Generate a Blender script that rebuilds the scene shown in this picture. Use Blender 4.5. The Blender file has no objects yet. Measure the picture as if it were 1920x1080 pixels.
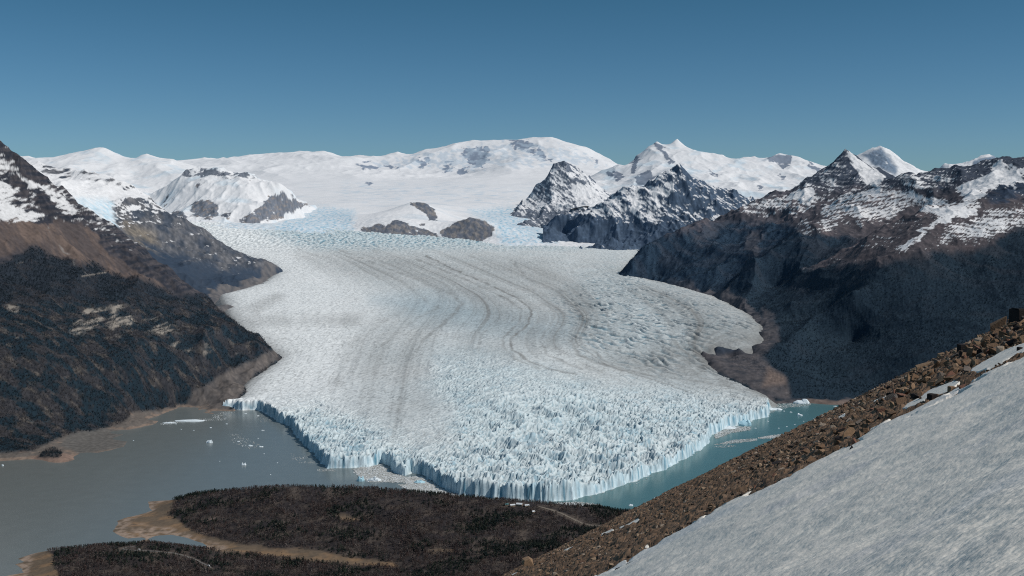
import bpy, bmesh, math, random, time
import numpy as np
T0 = time.time()
random.seed(7)
RNG = np.random.default_rng(11)
F32 = np.float32
sc = bpy.context.scene
COL = sc.collection

# ------------------------------------------------------------------ camera model
# 1 unit = 1 m.  Lake level is z = 0, the photographer stands 1000 m above it and looks along +Y.
H, FPX, CU, HV = 1000.0, 2059.0, 960.0, 385.0


def P(u, v, d):
    """world point seen at photo position (u, v) at ground distance d"""
    return (d * (u - CU) / FPX, d, H - d * (v - HV) / FPX)


def W(u, v, z=0.0):
    """point of the lake plane"""
    d = (H - z) * FPX / (v - HV)
    return (d * (u - CU) / FPX, d, z)


def proj(x, y, z):
    return CU + FPX * x / y, HV + FPX * (H - z) / y


def lin(r, g, b):
    f = lambda c: (c / 255 / 12.92) if c / 255 <= 0.04045 else ((c / 255 + 0.055) / 1.055) ** 2.4
    return np.array([f(r), f(g), f(b)], F32)


# ------------------------------------------------------------------ noise
def _tables(seed):
    r = np.random.default_rng(seed)
    perm = r.permutation(256).astype(np.int32)
    ang = r.random(256) * 2 * np.pi
    return np.concatenate([perm, perm]), np.cos(ang).astype(F32), np.sin(ang).astype(F32)


_TAB = {}


def perlin(x, y, seed=0):
    if seed not in _TAB:
        _TAB[seed] = _tables(seed + 1000)
    perm, gx, gy = _TAB[seed]
    xf = np.floor(x); yf = np.floor(y)
    fx = (x - xf).astype(F32); fy = (y - yf).astype(F32)
    xi = xf.astype(np.int32) & 255; yi = yf.astype(np.int32) & 255
    xj = (xi + 1) & 255; yj = (yi + 1) & 255
    a = perm[xi]; b = perm[xj]
    h00 = perm[a + yi]; h01 = perm[a + yj]; h10 = perm[b + yi]; h11 = perm[b + yj]
    u = fx * fx * fx * (fx * (fx * 6 - 15) + 10)
    w = fy * fy * fy * (fy * (fy * 6 - 15) + 10)
    n00 = gx[h00] * fx + gy[h00] * fy
    n10 = gx[h10] * (fx - 1) + gy[h10] * fy
    n01 = gx[h01] * fx + gy[h01] * (fy - 1)
    n11 = gx[h11] * (fx - 1) + gy[h11] * (fy - 1)
    p = n00 + u * (n10 - n00)
    q = n01 + u * (n11 - n01)
    return (p + w * (q - p)) * 1.5


def fbm(x, y, oct=5, seed=0, gain=0.5, lac=2.03):
    s = 0; a = 1.0; t = 0
    for i in range(oct):
        s = s + a * perlin(x, y, seed + i); t += a
        a *= gain; x = x * lac + 17.3; y = y * lac - 9.1
    return s / t


def ridged(x, y, oct=5, seed=0, gain=0.5, lac=2.07):
    s = 0; a = 1.0; t = 0; w = 1.0
    for i in range(oct):
        n = 1 - np.abs(perlin(x, y, seed + i)) * 1.6
        n = np.clip(n, 0, 1); n = n * n
        s = s + a * n * w; t += a
        w = np.clip(n * 1.6, 0, 1)
        a *= gain; x = x * lac + 5.7; y = y * lac + 3.3
    return s / t


def worley(x, y, seed=0):
    """F1, F2 and the random value of the nearest cell"""
    r = np.random.default_rng(seed + 77)
    R = r.random((3, 256, 256)).astype(F32)
    xi = np.floor(x).astype(np.int32); yi = np.floor(y).astype(np.int32)
    f1 = np.full(x.shape, 9, F32); f2 = np.full(x.shape, 9, F32); idv = np.zeros(x.shape, F32)
    for dx in (-1, 0, 1):
        for dy in (-1, 0, 1):
            cx = xi + dx; cy = yi + dy
            k = (cx & 255, cy & 255)
            d = (cx + R[0][k] - x) ** 2 + (cy + R[1][k] - y) ** 2
            d = d.astype(F32)
            m = d < f1
            f2 = np.where(m, f1, np.minimum(f2, d))
            idv = np.where(m, R[2][k], idv)
            f1 = np.where(m, d, f1)
    return np.sqrt(f1), np.sqrt(f2), idv


def ss(a, b, x):
    t = np.clip((x - a) / (b - a), 0, 1)
    return t * t * (3 - 2 * t)


def seg_dist(px, py, pts, closed=False):
    """distance to a polyline and the running parameter of the nearest point"""
    best = np.full(px.shape, 1e18, F32)
    n = len(pts)
    for i in range(n if closed else n - 1):
        ax, ay = pts[i][:2]; bx, by = pts[(i + 1) % n][:2]
        dx, dy = bx - ax, by - ay
        L = dx * dx + dy * dy + 1e-9
        t = np.clip(((px - ax) * dx + (py - ay) * dy) / L, 0, 1)
        d = (px - ax - t * dx) ** 2 + (py - ay - t * dy) ** 2
        best = np.minimum(best, d)
    return np.sqrt(best)


def inside(px, py, pts):
    c = np.zeros(px.shape, bool)
    n = len(pts); j = n - 1
    for i in range(n):
        xi, yi = pts[i][:2]; xj, yj = pts[j][:2]
        if yi != yj:
            c ^= ((yi > py) != (yj > py)) & (px < (xj - xi) * (py - yi) / (yj - yi) + xi)
        j = i
    return c


def sdist(px, py, pts):
    d = seg_dist(px, py, pts, True)
    return np.where(inside(px, py, pts), d, -d)


def pm(U, V, pts, soft=6.0):
    """soft polygon mask"""
    u0 = min(p[0] for p in pts) - soft; u1 = max(p[0] for p in pts) + soft
    v0 = min(p[1] for p in pts) - soft; v1 = max(p[1] for p in pts) + soft
    out = np.zeros(U.shape, F32)
    k = (U > u0) & (U < u1) & (V > v0) & (V < v1)
    if k.any():
        out[k] = ss(-soft, soft, sdist(U[k], V[k], pts))
    return out


def crisp(m, noise, w=0.07):
    """a soft mask broken by noise into hard-edged patches"""
    return ss(0.5 - w, 0.5 + w, m + noise) * (m > 0.02)


FO = {}


def grain(c, X, Y, Z, s, amp, seed):
    """broken light and dark rock texture, about s metres across, running down the slope"""
    n = 0.6 * fbm(X / s, Y / (1.5 * s), 3, seed, 0.6) + 0.7 * (ridged((X + 0.35 * Y) / (2.2 * s), (Y - 0.3 * X) / (7 * s), 3, seed + 4) - 0.4)
    return c * np.clip(1 + amp * n, 0.35, 1.8)[..., None]


def mixc(a, b, t):
    return a + (b - a) * t[..., None]


# ------------------------------------------------------------------ surfaces through control points
def rbf_solve(pts, soft=0.0):
    p = np.array(pts, float)
    xy = p[:, :2] / 1000
    n = len(p)
    r = np.sqrt(((xy[:, None] - xy[None]) ** 2).sum(-1) + soft * soft)
    A = np.zeros((n + 3, n + 3)); A[:n, :n] = r - np.eye(n) * 1e-4
    A[:n, n] = 1; A[:n, n + 1:] = xy; A[n, :n] = 1; A[n + 1:, :n] = xy.T
    w = np.linalg.solve(A, np.concatenate([p[:, 2], [0, 0, 0]]))
    return xy.astype(F32), w.astype(F32), soft


def rbf_eval(s, X, Y):
    xy, w, soft = s
    x = (X / 1000).astype(F32).ravel(); y = (Y / 1000).astype(F32).ravel()
    out = w[-3] + w[-2] * x + w[-1] * y
    for i in range(len(xy)):
        out += w[i] * np.sqrt((x - xy[i, 0]) ** 2 + (y - xy[i, 1]) ** 2 + soft * soft)
    return out.reshape(X.shape)


def polar(u0, u1, nu, ds):
    u = np.linspace(u0, u1, nu)
    d = np.asarray(ds, float)
    X = d[:, None] * (u[None] - CU) / FPX
    Y = np.repeat(d[:, None], nu, 1)
    return X, Y


def normals(X, Y, Z):
    gx = np.stack([np.gradient(a, axis=1) for a in (X, Y, Z)], -1)
    gy = np.stack([np.gradient(a, axis=0) for a in (X, Y, Z)], -1)
    n = np.cross(gx, gy)
    n /= np.linalg.norm(n, axis=-1, keepdims=True) + 1e-12
    return np.where(n[..., 2:3] < 0, -n, n).astype(F32)


def link(name, me, mat=None, parent=None):
    o = bpy.data.objects.new(name, me)
    COL.objects.link(o)
    if mat:
        me.materials.append(mat)
    if parent:
        o.parent = parent
    return o


def raw_mesh(name, co, faces, col=None, smooth=True):
    """co (n,3), faces (m,k) int array"""
    me = bpy.data.meshes.new(name)
    n, m, k = len(co), len(faces), faces.shape[1]
    me.vertices.add(n)
    me.vertices.foreach_set('co', np.ascontiguousarray(co, F32).ravel())
    me.loops.add(m * k)
    me.loops.foreach_set('vertex_index', np.ascontiguousarray(faces, np.int32).ravel())
    me.polygons.add(m)
    me.polygons.foreach_set('loop_start', np.arange(0, m * k, k, dtype=np.int32))
    me.polygons.foreach_set('use_smooth', np.full(m, smooth))
    if col is not None:
        a = me.color_attributes.new('col', 'FLOAT_COLOR', 'POINT')
        c = np.ones((n, 4), F32); c[:, :3] = np.clip(col.reshape(-1, 3), 0.002, 0.95)
        a.data.foreach_set('color', c.ravel())
    me.update(calc_edges=True)
    return me


def grid_mesh(name, X, Y, Z, col, smooth=True, keep=None):
    nd, nu = X.shape
    idx = np.arange(nd * nu).reshape(nd, nu)
    f = np.stack([idx[:-1, :-1], idx[:-1, 1:], idx[1:, 1:], idx[1:, :-1]], -1).reshape(-1, 4)
    co = np.stack([X, Y, Z], -1).reshape(-1, 3)
    col = col.reshape(-1, 3)
    if keep is not None:
        kf = keep.ravel()[f].any(1)
        f = f[kf]
        used = np.zeros(len(co), bool); used[f.ravel()] = True
        re = np.cumsum(used) - 1
        co = co[used]; col = col[used]; f = re[f]
    return raw_mesh(name, co, f, col, smooth)


def structure(name, me, mat):
    o = link(name, me, mat)
    o['kind'] = 'structure'
    return o


# ------------------------------------------------------------------ materials
def surface_mat(name, rough=0.9, spec=0.2, var=0.25, scale=0.05, bump=0.0, bscale=0.1, stretch=(1, 1, 1), detail=6.0, attr='col', base=None):
    m = bpy.data.materials.new(name); m.use_nodes = True
    nt = m.node_tree; nt.nodes.clear()
    N = nt.nodes.new; L = nt.links.new
    out = N('ShaderNodeOutputMaterial'); b = N('ShaderNodeBsdfPrincipled')
    b.inputs['Roughness'].default_value = rough
    b.inputs['Specular IOR Level'].default_value = spec
    L(b.outputs[0], out.inputs[0])
    if base is None:
        at = N('ShaderNodeAttribute'); at.attribute_name = attr; csock = at.outputs['Color']
    else:
        rgb = N('ShaderNodeRGB'); rgb.outputs[0].default_value = (*[float(c) for c in base], 1); csock = rgb.outputs[0]
    tc = N('ShaderNodeTexCoord'); mp = N('ShaderNodeMapping'); mp.inputs['Scale'].default_value = stretch
    L(tc.outputs['Object'], mp.inputs[0])
    nz = N('ShaderNodeTexNoise'); nz.inputs['Scale'].default_value = scale; nz.inputs['Detail'].default_value = detail
    nz.inputs['Roughness'].default_value = 0.65
    L(mp.outputs[0], nz.inputs['Vector'])
    mr = N('ShaderNodeMapRange'); mr.inputs[1].default_value = 0.25; mr.inputs[2].default_value = 0.75
    mr.inputs[3].default_value = 1 - var; mr.inputs[4].default_value = 1 + var
    L(nz.outputs[0], mr.inputs[0])
    mx = N('ShaderNodeVectorMath'); mx.operation = 'SCALE'
    L(csock, mx.inputs[0]); L(mr.outputs[0], mx.inputs['Scale'])
    L(mx.outputs[0], b.inputs['Base Color'])
    if bump:
        n2 = N('ShaderNodeTexNoise'); n2.inputs['Scale'].default_value = bscale; n2.inputs['Detail'].default_value = 5
        L(mp.outputs[0], n2.inputs['Vector'])
        bp = N('ShaderNodeBump'); bp.inputs['Strength'].default_value = 1.0; bp.inputs['Distance'].default_value = bump
        L(n2.outputs[0], bp.inputs['Height']); L(bp.outputs[0], b.inputs['Normal'])
    return m


def stamp(s):
    print('[%6.1f] %s' % (time.time() - T0, s), flush=True)
# ------------------------------------------------------------------ camera, sun, sky
cam = bpy.data.cameras.new('camera'); co_ = bpy.data.objects.new('camera', cam); COL.objects.link(co_)
cam.sensor_width = 36.0; cam.lens = 36.0 * FPX / 1920.0
cam.shift_y = (HV - 540.0) / 1920.0
cam.clip_start = 0.5; cam.clip_end = 300000
co_.location = (0, 0, H); co_.rotation_euler = (math.radians(90), 0, 0)
sc.camera = co_

SUN = np.array([0.66, -0.20, 0.72]); SUN /= np.linalg.norm(SUN)
sl = bpy.data.lights.new('sun', 'SUN'); so = bpy.data.objects.new('sun', sl); COL.objects.link(so)
sl.energy = 3.05; sl.angle = math.radians(0.53); sl.color = (1.0, 0.945, 0.88)
from mathutils import Vector, Matrix, Euler
so.rotation_euler = Vector(SUN).to_track_quat('Z', 'Y').to_euler()
so.location = (3000, -500, 4000)

world = bpy.data.worlds.new('World'); sc.world = world; world.use_nodes = True
nt = world.node_tree; nt.nodes.clear()
N = nt.nodes.new; L = nt.links.new
wo = N('ShaderNodeOutputWorld'); bg = N('ShaderNodeBackground'); sky = N('ShaderNodeTexSky')
sky.sky_type = 'NISHITA'; sky.sun_disc = False
sky.sun_elevation = math.asin(SUN[2]); sky.sun_rotation = math.atan2(SUN[0], SUN[1])
sky.altitude = 1500; sky.air_density = 1.0; sky.dust_density = 0.4; sky.ozone_density = 3.0
tc = N('ShaderNodeTexCoord'); sx = N('ShaderNodeSeparateXYZ'); L(tc.outputs['Generated'], sx.inputs[0])
rp = N('ShaderNodeValToRGB'); cr = rp.color_ramp
L(sx.outputs['Z'], rp.inputs[0])
SKYGRADE = [(0.0, (0.345, 0.508, 0.625)), (0.055, (0.345, 0.508, 0.625)), (0.19, (0.225, 0.436, 0.482)), (0.45, (0.85, 1.0, 0.82)), (1.0, (1.25, 1.25, 0.95))]
cr.elements[0].position = SKYGRADE[0][0]; cr.elements[0].color = (*SKYGRADE[0][1], 1)
cr.elements[1].position = SKYGRADE[-1][0]; cr.elements[1].color = (*SKYGRADE[-1][1], 1)
for p_, c_ in SKYGRADE[1:-1]:
    e = cr.elements.new(p_); e.color = (*c_, 1)
mu = N('ShaderNodeMix'); mu.data_type = 'RGBA'; mu.blend_type = 'MULTIPLY'; mu.inputs[0].default_value = 1
L(sky.outputs[0], mu.inputs[6]); L(rp.outputs[0], mu.inputs[7]); L(mu.outputs[2], bg.inputs[0])
bg.inputs[1].default_value = 0.10
L(bg.outputs[0], wo.inputs[0])
sc.view_settings.view_transform = 'Standard'; sc.view_settings.look = 'None'
sc.view_settings.exposure = 0; sc.view_settings.gamma = 1
sc.render.engine = 'CYCLES'
sc.cycles.max_bounces = 4; sc.cycles.diffuse_bounces = 2; sc.cycles.glossy_bounces = 2
sc.cycles.use_denoising = False
sc.cycles.pixel_filter_type = 'BLACKMAN_HARRIS'; sc.cycles.filter_width = 1.1
# ------------------------------------------------------------------ the glacier tongue
LAKEFRONT = [(415, 767), (432, 767), (455, 769), (482, 769), (500, 776), (520, 790), (545, 799), (560, 822), (590, 852), (614, 878),
             (640, 878), (690, 876), (716, 868), (728, 874), (740, 886), (760, 893), (772, 886), (795, 890), (812, 903), (835, 917),
             (862, 928), (900, 932), (960, 937), (1020, 940), (1075, 938), (1110, 928), (1150, 916), (1200, 899), (1250, 878),
             (1300, 851), (1328, 832), (1334, 815), (1372, 800), (1410, 788), (1440, 782), (1443, 764)]
LF = [W(*p)[:2] for p in LAKEFRONT]
yk = np.arange(3000, 24000, 50.0)
pk = np.interp(yk, [3000, 3730, 4500, 5500, 7000, 9000, 12000, 15000, 17000, 20000, 24000], [60, 70, 118, 172, 228, 290, 368, 450, 560, 800, 1000])
pk = np.convolve(np.pad(pk, 10, 'edge'), np.ones(21) / 21, 'valid')


def cliff_h(x, y):
    return np.interp(y, [3700, 4100, 4700, 5400], [50, 39, 34, 26]) + 4 * ss(500, 1200, x)


def ice_z(x, y):
    dl = seg_dist(x, y, LF)
    p = np.interp(y, yk, pk)
    p = p - 0.07 * np.minimum(x, 0) * ss(10500, 15000, y) - 0.02 * np.maximum(x, 0) * ss(10500, 15000, y)
    hc = cliff_h(x, y)
    return hc + (p - hc) * ss(-500, 1700, dl)


def ICE(u, v, dz=0.0):
    """point of the ice surface seen at (u, v)"""
    d = np.arange(3700, 19000, 10.0)
    x = d * (u - CU) / FPX
    zz = ice_z(x, d)
    ray = H - d * (v - HV) / FPX
    k = np.argmax(ray < zz)
    return (x[k], d[k], ray[k] + dz)


RIGHT_EDGE = [(1443, 764), (1448, 742), (1424, 722), (1395, 707), (1360, 694), (1334, 676), (1318, 658), (1345, 650), (1385, 652), (1420, 646),
              (1432, 622), (1428, 600), (1400, 578), (1345, 551), (1290, 536), (1250, 526), (1205, 517), (1172, 508)]
LEFT_EDGE = [(500, 495), (508, 512), (484, 528), (440, 540), (410, 548), (420, 572), (436, 602), (452, 622), (490, 645), (516, 662),
             (498, 682), (470, 700), (448, 722), (432, 745), (415, 767)]
RE = [ICE(*p) for p in RIGHT_EDGE[1:]]
LE = [ICE(*p) for p in LEFT_EDGE[:-1]]
FAR_R = [ICE(1200, 480), ICE(1230, 468), (2900, 17000, 0)]
FAR_L = [(-6500, 17000, 0), ICE(420, 470), ICE(470, 484)]
FOOT = LF + [p[:2] for p in RE] + [p[:2] for p in FAR_R] + [p[:2] for p in FAR_L] + [p[:2] for p in LE]
LAND = [LF[-1]] + [p[:2] for p in RE]
LAND2 = [p[:2] for p in LE] + [LF[0]]

STREAM = [
    (0.00, [(340, 425), (420, 470), (470, 500), (420, 560), (470, 620), (520, 665), (470, 700), (420, 770)]),
    (0.16, [(420, 430), (520, 480), (560, 540), (560, 600), (600, 660), (580, 720), (540, 800)]),
    (0.30, [(520, 437), (640, 490), (720, 540), (740, 590), (690, 640), (670, 700), (650, 790), (640, 880)]),
    (0.45, [(620, 443), (740, 490), (830, 530), (862, 570), (815, 630), (800, 690), (790, 780), (760, 900)]),
    (0.60, [(700, 452), (840, 510), (930, 545), (990, 585), (965, 630), (968, 660), (1010, 690), (1060, 740), (1060, 930)]),
    (0.68, [(760, 455), (880, 505), (985, 550), (1040, 590), (1020, 630), (1030, 660), (1100, 695), (1200, 740), (1250, 870)]),
    (0.78, [(860, 460), (960, 495), (1060, 540), (1110, 590), (1100, 640), (1150, 680), (1260, 712), (1420, 770)]),
    (0.90, [(1040, 465), (1120, 510), (1190, 560), (1240, 610), (1260, 650), (1330, 690), (1440, 740)]),
    (1.00, [(1200, 470), (1172, 508), (1280, 540), (1400, 585), (1430, 630), (1330, 660)]),
]


def densify(pts, step):
    o = []
    for a, b in zip(pts[:-1], pts[1:]):
        n = max(1, int(math.hypot(b[0] - a[0], b[1] - a[1]) / step))
        for i in range(n):
            o.append((a[0] + (b[0] - a[0]) * i / n, a[1] + (b[1] - a[1]) * i / n))
    o.append(pts[-1]); return o


_sp = [(u, v * 2.0, q * 100) for q, pl in STREAM for u, v in densify(pl, 30)]
FLOW = rbf_solve(_sp, 0.02)

u0, u1, nu = 325, 1500, 980
ds = np.concatenate([np.arange(3640, 4700, 3.6), np.arange(4700, 6000, 5.0), np.arange(6000, 8000, 9.0), np.arange(8000, 11000, 15.0), np.arange(11000, 16300, 24.0)])
X, Y = polar(u0, u1, nu, ds)
stamp('ice grid %s' % (X.shape,))
Z0 = ice_z(X, Y).astype(F32)
U, V = proj(X, Y, Z0)
q = rbf_eval(FLOW, U, V * 2.0) / 100
stamp('flow')
w_ser = pm(U, V, [(505, 765), (600, 752), (690, 775), (770, 800), (835, 770), (800, 720), (815, 672), (880, 655), (1000, 690), (1150, 722), (1300, 735), (1450, 752),
                  (1460, 800), (1330, 860), (1085, 960), (860, 960), (600, 900), (500, 800)], 38)
w_smooth = pm(U, V, [(640, 760), (760, 735), (850, 770), (845, 830), (790, 850), (720, 815)], 30)
w_chaos = pm(U, V, [(850, 850), (900, 790), (950, 745), (1080, 735), (1230, 800), (1340, 830), (1200, 905), (1050, 925), (920, 900)], 40)
w_rip = pm(U, V, [(1050, 560), (1150, 500), (1250, 535), (1420, 610), (1320, 650), (1330, 690), (1180, 690), (1090, 640)], 40)
w_fall = ss(478, 448, V) * ss(1200, 1000, U)                    # the blue crevassed step at the head of the tongue
w_ser = w_ser * (1 - 0.6 * w_smooth)
wx = fbm(X / 160, Y / 160, 3, 5); wy = fbm(X / 160, Y / 160, 3, 9)
# pinnacles
ra = (X * 0.80 - Y * 0.60); rb = (X * 0.60 + Y * 0.80)
sr1 = ridged((ra + 16 * wx) / 21, (rb + 20 * wy) / 42, 4, 3, 0.5)
sr2 = ridged((X + 10 * wx) / 15, (Y - 8 * wy) / 22, 2, 13, 0.6)
f1, f2, idv = worley((X + 25 * wx + 6 * perlin(X / 13, Y / 13, 16)) / 13, (Y + 25 * wy + 6 * perlin(X / 13, Y / 13, 17)) / 20, 3)
crev = ridged((X * 0.91 - Y * 0.42 + 14 * wx) / 20, (X * 0.42 + Y * 0.91) / 70, 3, 19, 0.55)
cv = ss(0.42, 0.75, crev)
pin = 0.55 * sr1 + 0.5 * sr2 + 0.55 * idv * (1 - f1) + 0.35 * ss(0.0, 0.16, f2 - f1)
pin = pin * (0.75 + 0.6 * fbm(X / 140, Y / 140, 3, 18))
chaos = ridged((X + 0.35 * Y) / 170, (Y - 0.3 * X) / 120, 4, 21, 0.42)
rip = np.sin((0.55 * Y + 0.83 * X + 85 * wx) / 12.0 + 2.6 * perlin(X / 120, Y / 120, 31)) * np.clip(0.4 + 1.3 * fbm(X / 150, Y / 260, 3, 33), 0, 1.2)
fine = ridged((X + 12 * wx) / 70, (Y + 12 * wy) / 36, 4, 40)
big = fbm(X / 420, Y / 420, 3, 50)
amp_s = w_ser * (0.55 + 0.45 * ss(1300, 0, seg_dist(X, Y, LF)))
far = np.clip(Y / 5500, 0.8, 2.6)
disp = 8 * amp_s * (pin - 0.7) - 8 * amp_s * cv + 35 * w_chaos * (chaos - 0.42) + 19 * amp_s * (ridged((X + 0.3 * Y) / 120, (Y - 0.3 * X) / 90, 3, 23, 0.4) - 0.45) + 11 * w_rip * rip \
    + (3.6 * far) * (1 - 0.7 * amp_s) * (fine - 0.5) + 6 * big + 22 * w_fall * (fbm(X / 46, Y / 110, 3, 55))
streak = fbm(q * 34 + 0.6 * wx * 0.1, V / 900, 4, 60, 0.6)
disp = disp + 1.5 * streak * (1 - w_ser)
# margins: crumbling front, tapering sides
sd = sdist(X, Y, FOOT)
near_l = seg_dist(X, Y, LF); near_land = np.minimum(seg_dist(X, Y, LAND), seg_dist(X, Y, LAND2))
front = near_l < near_land
jag = 7 * fbm(X / 22, Y / 22, 4, 70, 0.6) + 13 * fbm(X / 90, Y / 90, 2, 75)
sdj = sd + jag
topz = Z0 + disp - 30 * np.exp(-np.maximum(sd, 0) / 70) * (~front)
slump = ss(0.05, 0.45, fbm(X / 34, Y / 34, 3, 95)) * np.exp(-np.maximum(sdj, 0) / 24) * front
topz = topz * (1 - 0.5 * slump)
topz = topz + (2 + 7 * perlin(X / 14, Y / 14, 78)) * np.exp(-np.maximum(sdj, 0) / 18) * front
talus = -6 + 13 * ss(-16, 0, sdj) * np.clip(fbm(X / 40, Y / 40, 3, 79) + 0.35, 0, 1)
Z = np.where(front, talus + (np.maximum(topz, 12) - talus) * ss(-1.0, 5.0 + 12 * np.clip(0.4 + fbm(X / 45, Y / 45, 3, 77), 0, 1), sdj) ** 0.7, np.where(sd > -60, topz + np.minimum(sd, 0) * 0.8, topz - 48 + np.minimum(sd + 60, 0) * 0.6))
Z = np.where((~front) & (sd < -400), -60, Z)
stamp('ice z')
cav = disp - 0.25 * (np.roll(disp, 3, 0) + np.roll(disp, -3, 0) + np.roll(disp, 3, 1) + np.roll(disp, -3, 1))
n_ = normals(X, Y, Z)
white = lin(217, 219, 217); blue = lin(152, 188, 199); deep = lin(86, 142, 164); dirt = lin(128, 127, 124)
c = np.broadcast_to(white, X.shape + (3,)).copy()
bl = np.clip(0.42 * w_ser + 0.5 * w_fall + 0.25 * w_rip + 0.25 * fbm(X / 500, Y / 500, 3, 80) + 0.15, 0, 1)
c = mixc(c, blue, 0.5 * bl)
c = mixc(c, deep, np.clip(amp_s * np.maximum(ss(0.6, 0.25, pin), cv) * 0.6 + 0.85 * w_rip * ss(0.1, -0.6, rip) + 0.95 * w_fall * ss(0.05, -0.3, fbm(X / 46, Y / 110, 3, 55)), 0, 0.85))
c = mixc(c, lin(238, 239, 237), 0.8 * ss(0.36, 0.2, q) * (1 - w_ser))
bluish = pm(U, V, [(700, 560), (830, 545), (980, 590), (1080, 610), (1060, 640), (900, 625), (780, 600)], 30)
c = mixc(c, deep, 0.35 * bluish)
lines = ridged(q * 55 + 0.5 * wx * 0.08, V / 1500, 3, 63, 0.6)
st = fbm(q * 42, V / 1600, 5, 61, 0.62) + 0.35 * (ss(0.45, 0.85, lines) - 0.3) * ss(660, 600, V)
band = sum(np.exp(-((q - a) / s) ** 2) * k for a, s, k in ((0.60, 0.012, 1.0), (0.635, 0.008, .55), (0.57, 0.008, .6), (0.70, 0.012, .6), (0.45, 0.016, .4), (0.80, 0.02, .5)))
dz = np.clip(0.9 * ss(0.0, 0.6, st) + 0.35 * fbm(X / 260, Y / 520, 4, 82) + 0.2, 0, 1) * ss(0.2, 0.5, q) * ss(1.02, 0.88, q)
dz = np.clip(dz * 0.6 + band * 0.15 * ss(-0.5, 0.3, fbm(X / 300, Y / 300, 3, 84)), 0, 1) * (1 - 0.85 * w_ser) * (1 - 0.8 * w_fall) * ss(460, 500, V)
c = mixc(c, dirt, np.clip(dz, 0, 0.9))
speck = ridged(X / 45, Y / 30, 3, 86)
speck = np.maximum(ss(0.5, 0.8, speck), ss(0.5, 0.8, ridged((X - .3 * Y) / 40, (Y + .3 * X) / 130, 3, 87)))
c = c * (1 - 0.34 * speck * (1 - 0.8 * w_ser))[..., None]
wu = U + 5 * wx; wv = V + 3 * wy
gray = 0.26 * w_rip + 0.34 * pm(wu, wv, [(1230, 535), (1345, 560), (1410, 590), (1425, 640), (1330, 655), (1250, 600), (1180, 540)], 20) + 0.42 * pm(wu, wv, [(560, 480), (700, 470), (900, 478), (1020, 495), (1110, 555), (1120, 600), (1070, 655), (1000, 665), (930, 620), (880, 565), (780, 540), (640, 518)], 24) \
    + 0.22 * pm(wu, wv, [(690, 595), (760, 582), (860, 582), (800, 640), (800, 700), (640, 705), (640, 660)], 34) + 0.3 * pm(wu, wv, [(430, 600), (480, 590), (680, 590), (680, 612), (480, 612)], 10) \
    + 0.35 * pm(wu, wv, [(455, 575), (520, 548), (535, 556), (480, 590)], 8) + 0.3 * pm(wu, wv, [(1100, 690), (1250, 640), (1400, 610), (1430, 640), (1330, 660), (1350, 700), (1430, 745), (1300, 725)], 25)
gray = gray * (0.75 + 0.9 * st)
DEBRIS = [([(640, 470), (700, 492), (778, 523), (843, 548), (866, 570), (850, 590), (825, 612), (793, 636), (780, 660)], 0.55, 5.0),
          ([(800, 480), (850, 505), (904, 528), (969, 558), (992, 575), (997, 588), (987, 613), (960, 632), (957, 645), (962, 658), (990, 676), (1030, 692), (1080, 702)], 0.9, 3.0),
          ([(780, 485), (890, 532), (950, 560), (978, 580), (975, 605), (945, 630), (942, 650), (965, 672), (1010, 692)], 0.6, 3.5),
          ([(965, 495), (990, 523), (1055, 548), (1105, 575), (1100, 600), (1072, 640), (1085, 666), (1160, 692), (1250, 708), (1420, 728)], 0.6, 6.0),
          ([(1000, 500), (1080, 535), (1125, 570), (1118, 610), (1100, 640), (1130, 675), (1230, 700), (1380, 715)], 0.4, 5.0),
          ([(760, 580), (720, 600), (667, 636), (640, 690), (632, 720)], 0.26, 12.0), ([(820, 575), (770, 605), (715, 650), (700, 700)], 0.35, 6.0),
          ([(700, 470), (800, 512), (900, 545), (940, 575), (930, 600), (900, 630), (895, 660)], 0.4, 4.0), ([(560, 470), (680, 500), (770, 540), (800, 565)], 0.35, 5.0), ([(880, 478), (960, 520), (1030, 560), (1040, 595), (1015, 635), (1025, 665), (1090, 692)], 0.5, 4.0)]
for pl, k_, wd in DEBRIS:
    dd_ = seg_dist(wu, wv * 1.6, [(a_, b_ * 1.6) for a_, b_ in pl])
    gray = np.maximum(gray, k_ * np.exp(-(dd_ / wd) ** 2) * (0.75 + 0.7 * fbm(X / 120, Y / 200, 3, 98)))
c = mixc(c, dirt, np.clip(gray * 1.2, 0, 0.88) * (1 - 0.9 * w_ser))
grime = (~front) * np.exp(-np.maximum(sd, 0) / 55) + 0.55 * pm(U, V, [(1230, 640), (1330, 650), (1340, 690), (1445, 745), (1380, 745), (1200, 690)], 25) * (0.5 + fbm(X / 60, Y / 60, 3, 88))
c = mixc(c, dirt * 0.75, np.clip(grime, 0, 0.8))
cz = front * ss(13, 4, sdj) * ss(-4, 2, sdj)
flute = fbm(X / 16 + Y / 50, Y / 60 - X / 90, 4, 90)
c = mixc(c, mixc(np.broadcast_to(lin(205, 222, 228), c.shape), deep, ss(-0.15, 0.5, flute)), np.clip(cz, 0, 1))
c = c * np.clip(1 + 0.05 * cav, 0.8, 1.06)[..., None]  # painted shading: hollows darkened and crests lightened in the colour
keep = (sd > -70) | (front & (sd > -60))
m_ice = surface_mat('glacier_ice', rough=0.75, spec=0.3, var=0.10, scale=0.06, bump=0.5, bscale=0.12)
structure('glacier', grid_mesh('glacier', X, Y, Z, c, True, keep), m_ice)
stamp('glacier done')
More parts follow.
